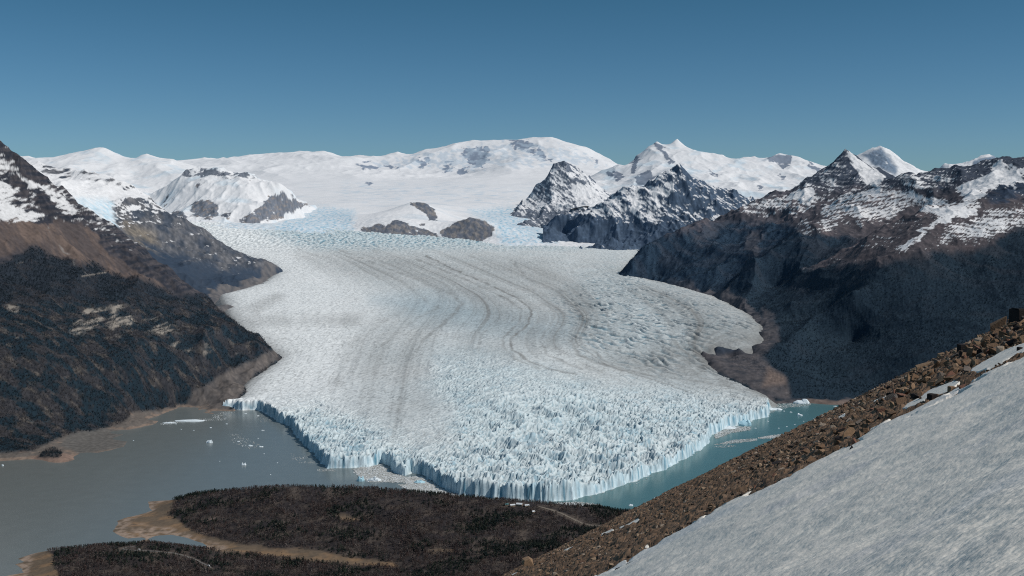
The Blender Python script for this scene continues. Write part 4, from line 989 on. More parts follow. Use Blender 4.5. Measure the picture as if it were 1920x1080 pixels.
BARE = [[(205, 970), (270, 936), (330, 936), (325, 950), (312, 965), (335, 975), (350, 990), (390, 1006), (440, 1018), (520, 1028), (600, 1032), (660, 1046), (735, 1054), (745, 1062), (680, 1060), (560, 1050), (480, 1040), (410, 1034), (330, 1010), (200, 1015)],
        [(20, 1085), (20, 1040), (85, 1030), (105, 1045), (100, 1062), (115, 1085)],
        [(632, 966), (648, 965), (668, 973), (640, 975)], [(800, 1031), (850, 1030), (852, 1035), (806, 1036)]]
TRACK = [(1010, 951), (1035, 957), (1058, 966), (1075, 975), (1092, 983), (1115, 986), (1145, 987), (1180, 990)]
ROAD = [(252, 1026), (232, 1027), (222, 1030), (232, 1032), (258, 1033), (285, 1034), (305, 1036), (325, 1038), (345, 1042), (362, 1047), (375, 1054), (385, 1060), (396, 1066)]
LOT = (978, 947)


def track_dist(U, V):
    return seg_dist(U, V * 2.2, [(u, v * 2.2) for u, v in TRACK]), seg_dist(U, V * 2.2, [(u, v * 2.2) for u, v in ROAD])


def bare_mask(X, Y, Z):
    U, V = proj(X, Y, Z)
    k = fbm(X / 45, Y / 45, 4, 411)
    wu, wv = U + 9 * k, V + 5 * k
    b = sum(pm(wu, wv, p, 4) for p in BARE)
    b = np.maximum(b, ss(4.5, 2.5, Z + 2 * k))
    return np.clip(b, 0, 1), U, V


def colr(X, Y, Z, U, V, n):
    b, U, V = bare_mask(X, Y, Z)
    k = fbm(X / 60, Y / 40, 5, 415)
    ground = mixc(np.broadcast_to(lin(48, 42, 41), X.shape + (3,)), lin(84, 74, 66), ss(-0.2, 0.5, k))
    ochre = mixc(np.broadcast_to(lin(104, 89, 73), X.shape + (3,)), lin(132, 106, 80), ss(-0.2, 0.35, fbm(X / 90, Y / 50, 4, 417)))
    rim = ss(5.5, 2.0, Z) * ss(-0.3, 0.2, fbm(X / 22, Y / 22, 4, 419))
    ochre = mixc(ochre, lin(152, 132, 116), np.clip(rim, 0, 1))
    ochre = mixc(ochre, lin(92, 80, 68), ss(0.1, 0.5, fbm(X / 30, Y / 20, 4, 420)) * 0.7)
    c = mixc(ground, ochre, b)
    rk = pm(U, V, [(370, 985), (400, 970), (420, 985), (400, 1005), (378, 1000)], 6) * ss(-0.2, 0.2, k)
    c = mixc(c, lin(112, 96, 88), rk * 0.8)
    t1, t2 = track_dist(U, V)
    return mixc(c, lin(88, 78, 70), np.clip(ss(9, 4, t1) + ss(7, 3, t2), 0, 1))


SP = terrain('peninsula', ctrl, -120, 1560, 620, np.concatenate([np.arange(1200, 2700, 60.0), np.arange(2700, 3800, 5.0), np.arange(3800, 4300, 50.0)]), nz, colr, surface_mat('peninsula_ground', var=0.25, scale=0.08, bump=0.6, bscale=0.15), floor=-40)
PEN = lambda x, y: rbf_eval(SP, x, y) + nz(x, y)
NZP = nz


def pen_hit(u, v):
    """point of the peninsula seen at (u, v)"""
    d = np.arange(2600, 3760, 4.0)
    x = d * (u - CU) / FPX
    zz = rbf_eval(SP, x, d) + NZP(x, d)
    ray = H - d * (v - HV) / FPX
    k = np.argmax(ray < zz)
    return float(x[k]), float(d[k]), float(zz[k])


# roads draped on the ground
def strip(name, pix, width, col, lift):
    pts = [pen_hit(u, v) for u, v in densify(pix, 6)]
    p = np.array(pts)
    for _ in range(3):
        p[1:-1] = (p[:-2] + 2 * p[1:-1] + p[2:]) / 4
    t = np.gradient(p[:, :2], axis=0); t /= np.linalg.norm(t, axis=1, keepdims=True) + 1e-9
    nrm = np.stack([-t[:, 1], t[:, 0]], 1)
    rows = []
    for s in (-0.5, -0.17, 0.17, 0.5):
        w = width * (1 + 0.15 * np.sin(np.arange(len(p)) * 1.7 + s))
        q_ = p[:, :2] + nrm * (s * w)[:, None]
        rows.append(np.concatenate([q_, (PEN(q_[:, 0], q_[:, 1]) + lift)[:, None]], 1))
    A = np.stack(rows, 0)
    m = surface_mat(name + '_gravel', var=0.2, scale=0.3, base=col)
    structure(name, grid_mesh(name, A[..., 0], A[..., 1], A[..., 2], np.ones(A.shape)), m)


strip('gravel_track', TRACK, 7.0, lin(116, 107, 97), 0.8)
strip('lakeside_road', ROAD, 5.0, lin(110, 106, 102), 0.8)
stamp('peninsula roads')

# ------------------------------------------------------------------ woods: thousands of bare brown and dark evergreen trees as one mass
def tree_proto(kind, rng):
    """small leaf-sized faces spread through a crown around a trunk; unit height"""
    V_, F_, K_ = [], [], []
    def quad(c, s, a):
        n = rng.normal(size=3); n[2] *= 0.7; n /= np.linalg.norm(n)
        t = np.cross(n, [0.3, 0.2, 1]); t /= np.linalg.norm(t); b = np.cross(n, t)
        i = len(V_)
        for sx_, sy_ in ((-1, -1), (1, -0.8), (0.9, 1), (-0.8, 0.9)):
            V_.append(c + t * s * sx_ + b * s * a * sy_); K_.append(0.75 + 0.5 * rng.random())
        F_.append((i, i + 1, i + 2, i + 3))
    for k in range(3):
        a0 = k * 2.1
        i = len(V_)
        for (z, r) in ((-0.15, 0.035), (0.7, 0.012)):
            V_.append(np.array([math.cos(a0) * r, math.sin(a0) * r, z])); V_.append(np.array([math.cos(a0 + 2.1) * r, math.sin(a0 + 2.1) * r, z])); K_ += [1.5, 1.5]
        F_.append((i, i + 1, i + 3, i + 2))
    for k in range(15 if kind else 13):
        h = rng.random()
        if kind:      # evergreen: dense, narrowing to the top
            rad = 0.26 * (1.05 - h) + 0.05
            an = rng.random() * 6.28; rr = rad * math.sqrt(rng.random())
            quad(np.array([math.cos(an) * rr, math.sin(an) * rr, 0.15 + 0.8 * h]), 0.10 * (1.3 - 0.7 * h), 0.8)
        else:         # bare deciduous: wide thin sprays
            an = rng.random() * 6.28; rr = (0.12 + 0.25 * math.sin(math.pi * min(1, h + 0.15))) * math.sqrt(rng.random())
            quad(np.array([math.cos(an) * rr, math.sin(an) * rr, 0.25 + 0.75 * h]), 0.085, 0.45 + 0.9 * rng.random())
    return np.array(V_), np.array(F_), np.array(K_)


rng = np.random.default_rng(5)
protos = [[tree_proto(k, rng) for _ in range(5)] for k in (0, 1)]
m_wood = surface_mat('woodland', rough=0.95, spec=0.05, var=0.15, scale=0.5)


def woods(name, pts, hts, kinds, cols):
    cos, fs, cs = [], [], []
    off = 0
    for k in (0, 1):
        for j in range(5):
            sel = np.where((kinds == k) & (np.arange(len(pts)) % 5 == j))[0]
            if not len(sel):
                continue
            v, f, sh = protos[k][j]
            a = rng.random(len(sel)) * 6.28
            ca, sa = np.cos(a)[:, None], np.sin(a)[:, None]
            h = hts[sel][:, None]; wd = h * (0.85 + 0.4 * rng.random(len(sel)))[:, None]
            x = (v[:, 0] * ca - v[:, 1] * sa) * wd + pts[sel, 0:1]
            y = (v[:, 0] * sa + v[:, 1] * ca) * wd + pts[sel, 1:2]
            z = v[:, 2] * h + pts[sel, 2:3]
            cos.append(np.stack([x, y, z], -1).reshape(-1, 3))
            fs.append((f[None] + (np.arange(len(sel)) * len(v))[:, None, None] + off).reshape(-1, 4))
            cs.append((cols[sel][:, None, :] * sh[None, :, None]).reshape(-1, 3))
            off += len(v) * len(sel)
    me = raw_mesh(name, np.concatenate(cos), np.concatenate(fs), np.concatenate(cs), False)
    o = link(name, me, m_wood); o['kind'] = 'stuff'
    return o


n = 62000
u = rng.uniform(-60, 1330, n); d = rng.uniform(2690, 3720, n)
x = d * (u - CU) / FPX; y = d
z = PEN(x, y)
b, U_, V_ = bare_mask(x, y, z)
t1, t2 = track_dist(U_, V_)
okk = (z > 3.5) & (rng.random(n) > b * 1.35) & (t1 > 6) & (t2 > 5.5) & (rng.random(n) < 0.55 + 0.6 * fbm(x / 80, y / 80, 3, 431) + 0.2) & ~((abs(U_ - 975) < 24) & (abs(V_ - 948.5) < 5.5))
x, y, z = x[okk], y[okk], z[okk]
gmix = fbm(x / 190, y / 120, 4, 433) + 0.28 * (rng.random(len(x)) - 0.5) - 0.03
kinds = (gmix > 0.08).astype(int)
hts = (7 + 6 * rng.random(len(x))) * np.where(kinds, 1.12, 1.0) * (0.85 + 0.3 * fbm(x / 120, y / 120, 2, 435))
cb = lin(64, 56, 55) + rng.random((len(x), 1)) ** 2 * (lin(106, 97, 92) - lin(64, 56, 55))
cb = np.where(rng.random((len(x), 1)) < 0.25, lin(72, 58, 55)[None] * 1.0, cb)
cg = lin(32, 42, 42) + rng.random((len(x), 1)) ** 2 * (lin(62, 66, 56) - lin(32, 42, 42))
cols = np.where(kinds[:, None] == 1, cg, cb)
woods('woods', np.stack([x, y, z], -1), hts, kinds, cols.astype(F32))
stamp('woods %d' % len(x))


def slope_woods(name, key, n, hlo, hhi, gfun, colb, colg):
    X, Y, Z = FO[key + '_grid']; f = FO[key]
    du = np.gradient(X, axis=1) * np.gradient(Y, axis=0)
    wt = np.clip(np.abs(du), 0, None) * np.where(f > 0.45, f, 0)
    wt[-3:] = 0; wt[:, -3:] = 0
    p = (wt / wt.sum()).ravel()
    k = rng.choice(len(p), n, p=p)
    x = X.ravel()[k] + rng.normal(0, 4, n); y = Y.ravel()[k] + rng.normal(0, 4, n); z = Z.ravel()[k]
    U_, V_ = proj(x, y, z)
    kinds = (gfun(x, y, k) > 0.5).astype(int)
    h = hlo + (hhi - hlo) * rng.random(n)
    cb = colb[0] + rng.random((n, 1)) ** 2 * (colb[1] - colb[0]); cg = colg[0] + rng.random((n, 1)) ** 2 * (colg[1] - colg[0])
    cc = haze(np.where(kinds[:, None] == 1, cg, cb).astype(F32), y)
    woods(name, np.stack([x, y, z - 1], -1), h, kinds, cc)
    stamp(name)


_g = FO['leftg'].ravel()
slope_woods('mountain_woods', 'left', 56000, 5, 9.5, lambda x, y, k: _g[k] * 0.9 + rng.random(len(k)) * 0.3 - 0.1, (lin(54, 51, 52), lin(96, 88, 82)), (lin(30, 37, 41), lin(44, 52, 54)))
slope_woods('mountain_woods', 'right', 60000, 6, 11, lambda x, y, k: 0.55 + 0.8 * fbm(x / 300, y / 300, 3, 441), (lin(34, 44, 51), lin(48, 55, 60)), (lin(28, 42, 51), lin(38, 52, 59)))
# ------------------------------------------------------------------ floating ice
def hull(points):
    bm = bmesh.new()
    for p in points:
        bm.verts.new(p)
    r = bmesh.ops.convex_hull(bm, input=bm.verts)
    dead = list({g for g in r['geom_interior'] + r['geom_unused'] if isinstance(g, bmesh.types.BMVert) and g.is_valid})
    if dead:
        bmesh.ops.delete(bm, geom=dead, context='VERTS')
    bmesh.ops.recalc_face_normals(bm, faces=bm.faces)
    return bm


def tri_data(bm):
    bmesh.ops.triangulate(bm, faces=bm.faces)
    bm.verts.index_update()
    v = np.array([v_.co[:] for v_ in bm.verts]); f = np.array([[w_.index for w_ in f_.verts] for f_ in bm.faces])
    return v, f


m_berg = surface_mat('berg_ice', rough=0.6, spec=0.3, var=0.12, scale=0.3, base=lin(222, 230, 233))
m_bergb = surface_mat('blue_berg_ice', rough=0.5, spec=0.35, var=0.15, scale=0.3, base=lin(176, 212, 224))
m_brash = surface_mat('brash', rough=0.8, spec=0.2, var=0.2, scale=0.15)


def berg_mesh(seed, w, l, h):
    """an irregular floe with one or two leaning peaks"""
    r = random.Random(seed)
    bm = bmesh.new()
    for k in range(3):
        cx, cy = (r.uniform(-.3, .3) * w, r.uniform(-.3, .3) * l) if k else (0, 0)
        s = 1.0 if k == 0 else r.uniform(.35, .6)
        pts = []
        for i in range(12):
            a = i / 12 * 6.283 + r.uniform(-.2, .2); q_ = r.uniform(.36, .52) * s
            pts.append((cx + math.cos(a) * q_ * w, cy + math.sin(a) * q_ * l, -.6)); pts.append((cx + math.cos(a) * q_ * w * .93, cy + math.sin(a) * q_ * l * .93, h * r.uniform(.1, .4)))
        for i in range(4):
            pts.append((cx + r.uniform(-.25, .25) * w * s, cy + r.uniform(-.25, .25) * l * s, h * r.uniform(.55, 1.0) * (1 if k else .75)))
        b2 = hull(pts); v, f = tri_data(b2); b2.free()
        vs = [bm.verts.new(p) for p in v]
        for t in f:
            bm.faces.new([vs[i] for i in t])
    me = bpy.data.meshes.new('iceberg'); bm.to_mesh(me); bm.free()
    return me


def iceberg(u, v, wpx, hpx, label, group=None, blue=False, aspect=0.6, name='iceberg'):
    x, y, _ = W(u, v)
    s = y / FPX
    me = berg_mesh(int(u * 13 + v), wpx * s, max(wpx * s * aspect, 3), max(hpx * s, 1.2))
    o = link(name, me, m_bergb if blue else m_berg)
    o.location = (x, y, 0)
    o['label'] = label; o['category'] = 'iceberg'
    if group:
        o['group'] = group
    return o


GF = 'loose ice floes on the lake'
iceberg(392, 830, 15, 6, 'white peaked iceberg alone in the open grey water left of the ice cliff', GF)
iceberg(457, 872, 10, 5, 'small white iceberg drifting nearest the wooded peninsula in the grey water', GF)
iceberg(676, 902, 16, 11, 'blue white iceberg at the left end of the grounded ice below the cliff', GF, True)
iceberg(702, 901, 30, 10, 'long white iceberg grounded at the edge of the brash ice field', GF)
iceberg(1396, 797, 26, 14, 'arched pale blue iceberg resting against the right end of the glacier front', GF, True)
iceberg(1362, 803, 40, 5, 'flat white ice shelf afloat below the right side of the ice cliff', GF)
iceberg(1235, 941, 20, 8, 'white iceberg in the turquoise water just beside the brown scree', GF)
iceberg(1183, 948, 11, 3, 'thin white floe in the turquoise water off the wooded peninsula tip', GF)
iceberg(1500, 779, 12, 4, 'white floe in the middle of the turquoise inlet by the right shore', GF)
iceberg(1452, 768, 30, 4, 'long white floe touching the ice front at the right end', GF)
iceberg(1500, 756, 34, 9, 'broken white ice bank stranded against the right shore moraine', GF)
iceberg(1470, 753, 26, 7, 'white ice bank where the glacier edge meets the right shore', GF)
iceberg(357, 789, 66, 3, 'long flat white floe lying across the cove on the left', GF, aspect=0.28)
iceberg(318, 793, 30, 2, 'narrow white floe off the pale rocks of the left shore', GF, aspect=0.35)
iceberg(5, 873, 5, 3, 'tiny white ice block near the reddish rock point on the far left', GF)
iceberg(787, 905, 24, 6, 'pale blue slab of ice held in the brash ice field', GF, True)
for u, v, w in [(395, 802, 7), (363, 807, 5), (340, 805, 4), (330, 795, 4), (250, 826, 4), (412, 865, 3), (507, 890, 4), (493, 807, 8), (470, 836, 14), (447, 828, 8), (490, 838, 12), (425, 795, 6), (484, 822, 5), (520, 868, 4), (495, 851, 4), (515, 778, 4), (484, 780, 7), (460, 776, 8)]:
    iceberg(u, v, w * .8, max(1.0, w * .16), 'small white ice fragment scattered on the grey water between left shore and ice cliff', 'small ice fragments on the grey water', name='ice_fragment')
for u, v, w in [(1470, 771, 4), (1483, 773, 7), (1528, 786, 8), (1507, 790, 3), (1312, 845, 5), (1565, 762, 8), (1416, 803, 6), (1460, 803, 4), (1475, 800, 4), (1490, 796, 4), (1440, 790, 5), (1540, 783, 3), (1385, 806, 6)]:
    iceberg(u, v, w * .9, max(1.0, w * .16), 'small white ice fragment scattered on the turquoise water right of the ice front', 'small ice fragments on the turquoise water', name='ice_fragment')

chips = []
rng = np.random.default_rng(9)
for k in range(6):
    a = np.sort(rng.random(7)) * 6.283
    pts = [(math.cos(t) * .5, math.sin(t) * .5 * rng.uniform(.6, 1), z * rng.uniform(.7, 1.3)) for t in a for z in (-.08, .16)]
    b2 = hull(pts); chips.append(tri_data(b2)); b2.free()


def scatter(name, protos_, pts, size, cols, mat, kind='stuff', tilt=0.0, zs=None, rng=rng):
    cos, fs, cs = [], [], []; off = 0
    for j, (v, f) in enumerate(protos_):
        sel = np.arange(j, len(pts), len(protos_))
        a = rng.random(len(sel)) * 6.283; ca, sa = np.cos(a)[:, None], np.sin(a)[:, None]
        s = size[sel][:, None]
        x = (v[:, 0] * ca - v[:, 1] * sa); y = (v[:, 0] * sa + v[:, 1] * ca); z = np.repeat(v[None, :, 2], len(sel), 0)
        if tilt:
            for ax in (0, 1):
                t = rng.normal(0, tilt, len(sel))[:, None]; ct, st_ = np.cos(t), np.sin(t)
                if ax: x, z = x * ct + z * st_, z * ct - x * st_
                else: y, z = y * ct + z * st_, z * ct - y * st_
        x = x * s + pts[sel, 0:1]; y = y * s + pts[sel, 1:2]; z = z * s + pts[sel, 2:3]
        cos.append(np.stack([x, y, z], -1).reshape(-1, 3)); fs.append((f[None] + (np.arange(len(sel)) * len(v))[:, None, None] + off).reshape(-1, 3))
        cs.append(np.repeat(cols[sel], len(v), 0)); off += len(v) * len(sel)
    o = link(name, raw_mesh(name, np.concatenate(cos), np.concatenate(fs), np.concatenate(cs), False), mat)
    o['kind'] = kind
    return o


bp_, bs_ = [], []
def brash(poly, n, smin, smax, warp=4):
    us = np.array([p[0] for p in poly]); vs = np.array([p[1] for p in poly])
    u = rng.uniform(us.min(), us.max(), n * 3); v = rng.uniform(vs.min(), vs.max(), n * 3)
    k = inside(u + warp * rng.normal(size=len(u)) * .5, v + warp * .3 * rng.normal(size=len(u)) * .5, poly)
    u, v = u[k][:n], v[k][:n]
    d = H * FPX / (v - HV)
    bp_.append(np.stack([d * (u - CU) / FPX, d, np.full(len(u), .05)], -1)); bs_.append(smin + (smax - smin) * rng.random(len(u)) ** 3)


brash([(662, 880), (715, 870), (735, 888), (765, 896), (790, 892), (830, 918), (860, 930), (840, 932), (800, 925), (755, 912), (765, 905), (690, 903), (672, 893)], 15000, 2.5, 9)
brash([(745, 908), (835, 922), (835, 930), (780, 925)], 2200, 2, 8)
brash([(860, 932), (960, 940), (1000, 944), (900, 938)], 2600, 1.5, 6)
brash([(1040, 943), (1080, 941), (1120, 946), (1135, 951), (1070, 950)], 1200, 2, 8)
brash([(1100, 930), (1200, 900), (1300, 853), (1330, 835), (1332, 838), (1302, 857), (1202, 904), (1104, 934)], 1200, 1.5, 6, 3)
brash([(1340, 812), (1380, 800), (1405, 800), (1408, 806), (1370, 812), (1340, 824)], 2200, 2, 10)
brash([(1340, 834), (1375, 825), (1420, 822), (1420, 826), (1380, 831)], 1300, 2, 7, 2)
brash([(1420, 821), (1450, 816), (1490, 812), (1490, 816), (1455, 821), (1425, 823)], 1800, 2, 7, 2)
brash([(1335, 838), (1360, 833), (1385, 836), (1360, 840)], 200, 1.5, 6, 2)
brash([(1440, 752), (1520, 752), (1520, 760), (1445, 768)], 1500, 2, 9)
brash([(298, 795), (330, 788), (390, 784), (400, 788), (340, 792), (300, 797)], 600, 1.5, 6, 2)
brash([(395, 780), (425, 770), (440, 772), (425, 788), (400, 790)], 350, 1.5, 7)
brash([(425, 815), (450, 812), (480, 830), (500, 838), (470, 843), (440, 832)], 220, 1.5, 7)
brash([(545, 848), (552, 852), (552, 858), (580, 853), (582, 857), (560, 864), (546, 862)], 130, 1.5, 5, 2)
brash([(480, 778), (520, 776), (520, 790), (485, 792)], 160, 1.5, 5)
brash([(560, 868), (590, 864), (590, 870)], 80, 1.5, 5, 2); brash([(595, 880), (625, 878), (630, 884), (600, 884)], 150, 1.5, 6, 2)
brash([(1440, 785), (1445, 766), (1475, 766), (1450, 772)], 200, 1.5, 6, 2)
bp_ = np.concatenate(bp_); bs_ = np.concatenate(bs_)
bcol = lin(168, 168, 163) + rng.random((len(bp_), 1)) ** 2 * (lin(228, 232, 234) - lin(186, 186, 182))
scatter('brash_ice', chips, bp_, bs_, bcol.astype(F32), m_brash)
stamp('floating ice')

# ------------------------------------------------------------------ huts and vans on the peninsula
m_wall = surface_mat('hut_wall', base=lin(150, 132, 112), var=0.12, scale=2); m_roof = surface_mat('hut_roof', base=lin(206, 208, 210), rough=0.5, var=0.08, scale=2)
m_rooft = surface_mat('green_roof', base=lin(92, 130, 132), rough=0.5, var=0.08, scale=2)
m_dark = surface_mat('dark_glass', base=lin(34, 40, 46), rough=0.2, spec=0.5, var=0.05, scale=2)
m_white = surface_mat('white_paint', base=lin(232, 232, 230), rough=0.4, spec=0.4, var=0.03, scale=2); m_tyre = surface_mat('tyre_rubber', base=lin(30, 30, 30), var=0.05, scale=2)


def part(name, verts, faces, mat, parent):
    me = bpy.data.meshes.new(name); me.from_pydata(verts, [], faces); me.update()
    return link(name, me, mat, parent)


def box(x0, x1, y0, y1, z0, z1):
    v = [(x, y, z) for z in (z0, z1) for y in (y0, y1) for x in (x0, x1)]
    return v, [(0, 2, 3, 1), (4, 5, 7, 6), (0, 1, 5, 4), (2, 6, 7, 3), (0, 4, 6, 2), (1, 3, 7, 5)]


def hut(u, v, w, dp, h, rz, label, roofm, rise=2.4):
    x, y, z = pen_hit(u, v)
    r = bpy.data.objects.new('lodge_building', None); COL.objects.link(r)
    r.location = (x, y, float(PEN(np.array([x]), np.array([y]))[0]) + 0.2); r.rotation_euler = (0, 0, rz)
    r['label'] = label; r['category'] = 'building'; r['group'] = 'pale roofed buildings at the lookout'
    a, b = w / 2, dp / 2
    part('wall', [(-a, -b, -2), (a, -b, -2), (a, b, -2), (-a, b, -2), (-a, -b, h), (a, -b, h), (a, b, h), (-a, b, h), (-a, 0, h + rise), (a, 0, h + rise)],
         [(0, 1, 5, 4), (2, 3, 7, 6), (1, 2, 6, 9, 5), (3, 0, 4, 8, 7), (0, 3, 2, 1)], m_wall, r)
    e, t = .6, .25
    rv = []
    for xx in (-a - e, a + e):
        for dz in (0.06, t):
            rv += [(xx, -b - e, h - e * rise / b + dz), (xx, 0, h + rise + dz), (xx, b + e, h - e * rise / b + dz)]
    rf = [(0, 1, 7, 6), (1, 2, 8, 7), (3, 9, 10, 4), (4, 10, 11, 5), (0, 3, 4, 1), (1, 4, 5, 2), (6, 7, 10, 9), (7, 8, 11, 10), (0, 6, 9, 3), (2, 5, 11, 8)]
    part('roof', rv, rf, roofm, r)
    part('door', *box(-.6, .6, -b - .08, -b - .01, 0, 2.1), m_dark, r)
    for s in (-1, 1):
        part('window', *box(s * a * .55 - .8, s * a * .55 + .8, -b - .06, -b - .01, 1.0, 2.2), m_dark, r)


hut(961, 949.5, 15, 9, 4.2, 0.3, 'leftmost of the pale roofed buildings on the wooded peninsula, beside the greenish roof', m_roof)
hut(974, 948.5, 18, 10, 5.0, -0.25, 'largest white roofed building among the dark trees facing the ice cliff', m_roof, 3.2)
hut(988, 949.5, 13, 8, 3.6, 0.2, 'low pale roofed building at the right end of the lookout group', m_roof)
hut(950, 948.0, 10, 7, 3.6, 0.1, 'small green grey roofed hut left of the white roofs on the peninsula', m_rooft)
hut(1000, 961.0, 8, 6, 3.4, 0.5, 'little pale roofed hut standing alone below the lookout buildings', m_roof)


def van(u, v, rz, label):
    x, y, z = pen_hit(u, v)
    r = bpy.data.objects.new('white_van', None); COL.objects.link(r)
    r.location = (x, y, float(PEN(np.array([x]), np.array([y]))[0]) + 1.3); r.rotation_euler = (0, 0, rz)
    r['label'] = label; r['category'] = 'van'; r['group'] = 'white vans on the lakeside road'
    prof_ = [(-3, .4), (3, .4), (3.05, 1.2), (2.4, 1.45), (1.7, 2.6), (-2.9, 2.65), (-3.05, 1.4)]
    n_p = len(prof_)
    vs = [(a, s, c_) for s in (-1.05, 1.05) for a, c_ in prof_]
    fs = [tuple(range(n_p - 1, -1, -1)), tuple(range(n_p, 2 * n_p))] + [(i, (i + 1) % n_p, (i + 1) % n_p + n_p, i + n_p) for i in range(n_p)]
    part('body', vs, [f[::-1] for f in fs], m_white, r)
    part('windscreen', [(2.40, -.95, 1.5), (2.40, .95, 1.5), (1.80, .95, 2.5), (1.80, -.95, 2.5)], [(0, 1, 2, 3)], m_dark, r)
    for s in (-1.07, 1.07):
        part('side_window', [(-2.6, s, 1.6), (1.4, s, 1.6), (1.2, s, 2.3), (-2.6, s, 2.3)], [(0, 1, 2, 3)], m_dark, r)
    for a in (-1.9, 1.9):
        for s in (-1, 1):
            vs, fs = [], []
            for k in range(12):
                t = k / 12 * 6.283
                vs += [(a + .42 * math.cos(t), s * 1.08, .42 + .42 * math.sin(t)), (a + .42 * math.cos(t), s * .8, .42 + .42 * math.sin(t))]
                j = (k + 1) % 12
                fs.append((2 * k, 2 * j, 2 * j + 1, 2 * k + 1))
            fs += [tuple(range(0, 24, 2)), tuple(range(1, 24, 2))]
            part('wheel', vs, fs, m_tyre, r)


van(261, 1033, 0.1, 'white van on the road near the grey lake inlet, left of the two')
van(392, 1062.5, -0.9, 'white van further right, where the lakeside road bends down among trees')

# ------------------------------------------------------------------ the slope in the foreground
SA, SB, SH0 = 0.5, -0.301, 3.0


def slope_z(x, y):
    e = np.maximum(y - 71.0, 0)
    k = 4.13e-4
    el = np.minimum(e, 687.0)
    cv = k * el * el + (e - el) * 2 * k * 687
    wob = 0.35 * fbm(x / 30, y / 30, 3, 501) * ss(20, 60, y)
    return H - SH0 + SA * x + SB * y - cv + wob


def slope_hit(u, v):
    d = np.arange(4, 190, 0.15)
    x = d * (u - CU) / FPX
    zz = slope_z(x, d)
    ray = H - d * (v - HV) / FPX
    k = np.argmax(ray < zz)
    if not (ray < zz).any():
        return None
    return float(x[k]), float(d[k]), float(zz[k])


SNOWEDGE = [(1100, 1092), (1125, 1080), (1150, 1072), (1165, 1062), (1185, 1050), (1207, 1036), (1240, 1018), (1280, 998), (1310, 983), (1337, 971), (1365, 955), (1392, 940), (1443, 921), (1480, 900), (1513, 881), (1535, 868), (1557, 858), (1575, 849), (1597, 838), (1622, 822), (1647, 808), (1672, 795), (1700, 788), (1722, 776), (1747, 764), (1772, 752), (1797, 741), (1822, 724), (1847, 708), (1880, 693), (1920, 678), (2060, 608), (2260, 508), (2260, 4000), (300, 4000), (300, 1500), (1000, 1150)]
PATCH = [[(1930, 640), (1905, 650), (1880, 660), (1850, 676), (1822, 694), (1815, 702), (1850, 695), (1880, 680), (1900, 668), (1930, 655), (2060, 592), (2060, 576)],
         [(1790, 715), (1770, 722), (1745, 732), (1725, 745), (1730, 752), (1760, 742), (1790, 728), (1800, 718)], [(1798, 726), (1770, 742), (1762, 750), (1790, 742), (1812, 728)], [(1720, 748), (1700, 758), (1692, 768), (1716, 762), (1735, 752)],
         [(1728, 768), (1700, 780), (1685, 793), (1710, 785), (1735, 774)], [(1665, 744), (1640, 752), (1636, 756), (1660, 750)], [(1607, 766), (1596, 772), (1600, 775), (1612, 770)], [(1584, 776), (1570, 784), (1574, 787), (1588, 780)],
         [(1197, 973), (1180, 982), (1160, 990), (1163, 993), (1185, 985), (1200, 976)], [(1150, 993), (1125, 1003), (1128, 1006), (1150, 997)], [(1075, 1025), (1058, 1032), (1062, 1034), (1078, 1028)], [(970, 1073), (955, 1080), (962, 1080), (972, 1076)],
         [(1690, 785), (1672, 792), (1676, 796), (1692, 790)], [(1590, 838), (1570, 850), (1580, 850), (1596, 842)], [(1130, 1078), (1160, 1058), (1172, 1052), (1178, 1060), (1150, 1078)]]


def snow_mask(X, Y, U, V):
    k1 = fbm(X / 2.2, Y / 2.2, 4, 511)
    wu = U + 14 * k1; wv = V + 9 * k1 + 3.5 * fbm(X / 0.7, Y / 0.7, 3, 512)
    m = pm(wu, wv, SNOWEDGE, 1.6)
    FO['main_snow'] = m.copy()
    for p_ in PATCH:
        m = np.maximum(m, pm(U + 3 * k1, V + 2.5 * k1, p_, 1.2))
    return m


yy = [4.0]
while yy[-1] < 40: yy.append(yy[-1] + max(0.012, yy[-1] ** 2 / 6177 * 0.9))
while yy[-1] < 128: yy.append(yy[-1] + 0.22)
while yy[-1] < 2600: yy.append(yy[-1] * 1.02 + .3)
X, Y = polar(560, 2200, 1130, yy)
Z = slope_z(X, Y)
U, V = proj(X, Y, Z)
sm = snow_mask(X, Y, U, V) * ss(140, 125, Y)
main_snow = FO['main_snow']
e1 = (X * 0.894 + (Z - H) * 0.447); e2 = Y
rip = fbm(e1 / 0.30 + e2 / 1.6, e2 / 0.10 - e1 / 0.55, 3, 521); rip2 = fbm(X / 1.1, Y / 0.9, 3, 523); rip3 = fbm(X / 0.09, Y / 0.06, 2, 525)
dist = np.clip(Y / 20, 0.5, 3)
snz = 0.10 + 0.25 * fbm(e1 / 7, e2 / 6, 2, 541) * ss(60, 20, Y) + 0.021 * rip + 0.07 * rip2 + 0.006 * rip3
g1, g2, gid = worley(X / .55, Y / .45, 12); h1, h2, hid = worley(X / .21, Y / .17, 14)
scz = 0.30 * (gid - .4) * (1 - g1) + 0.10 * hid * (1 - h1) + 0.35 * fbm(X / 4, Y / 4, 4, 531)
Z = Z + np.where(Y < 200, sm * (snz + 0.12) + (1 - sm) * scz, 0)
n = normals(X, Y, Z)
sc1 = mixc(np.broadcast_to(lin(92, 75, 61), X.shape + (3,)), lin(124, 101, 82), np.clip(0.5 + 0.8 * fbm(X / 1.2, Y / 1.2, 4, 533) + .5 * (hid - .5), 0, 1))
sc1 = mixc(sc1, lin(66, 54, 46), ss(.1, .5, fbm(X / .5, Y / .5, 3, 535)) * .7)
sn = mixc(np.broadcast_to(lin(240, 232, 219), X.shape + (3,)), lin(213, 207, 198), np.clip(0.42 + 0.38 * rip + .5 * rip2, 0, 1))
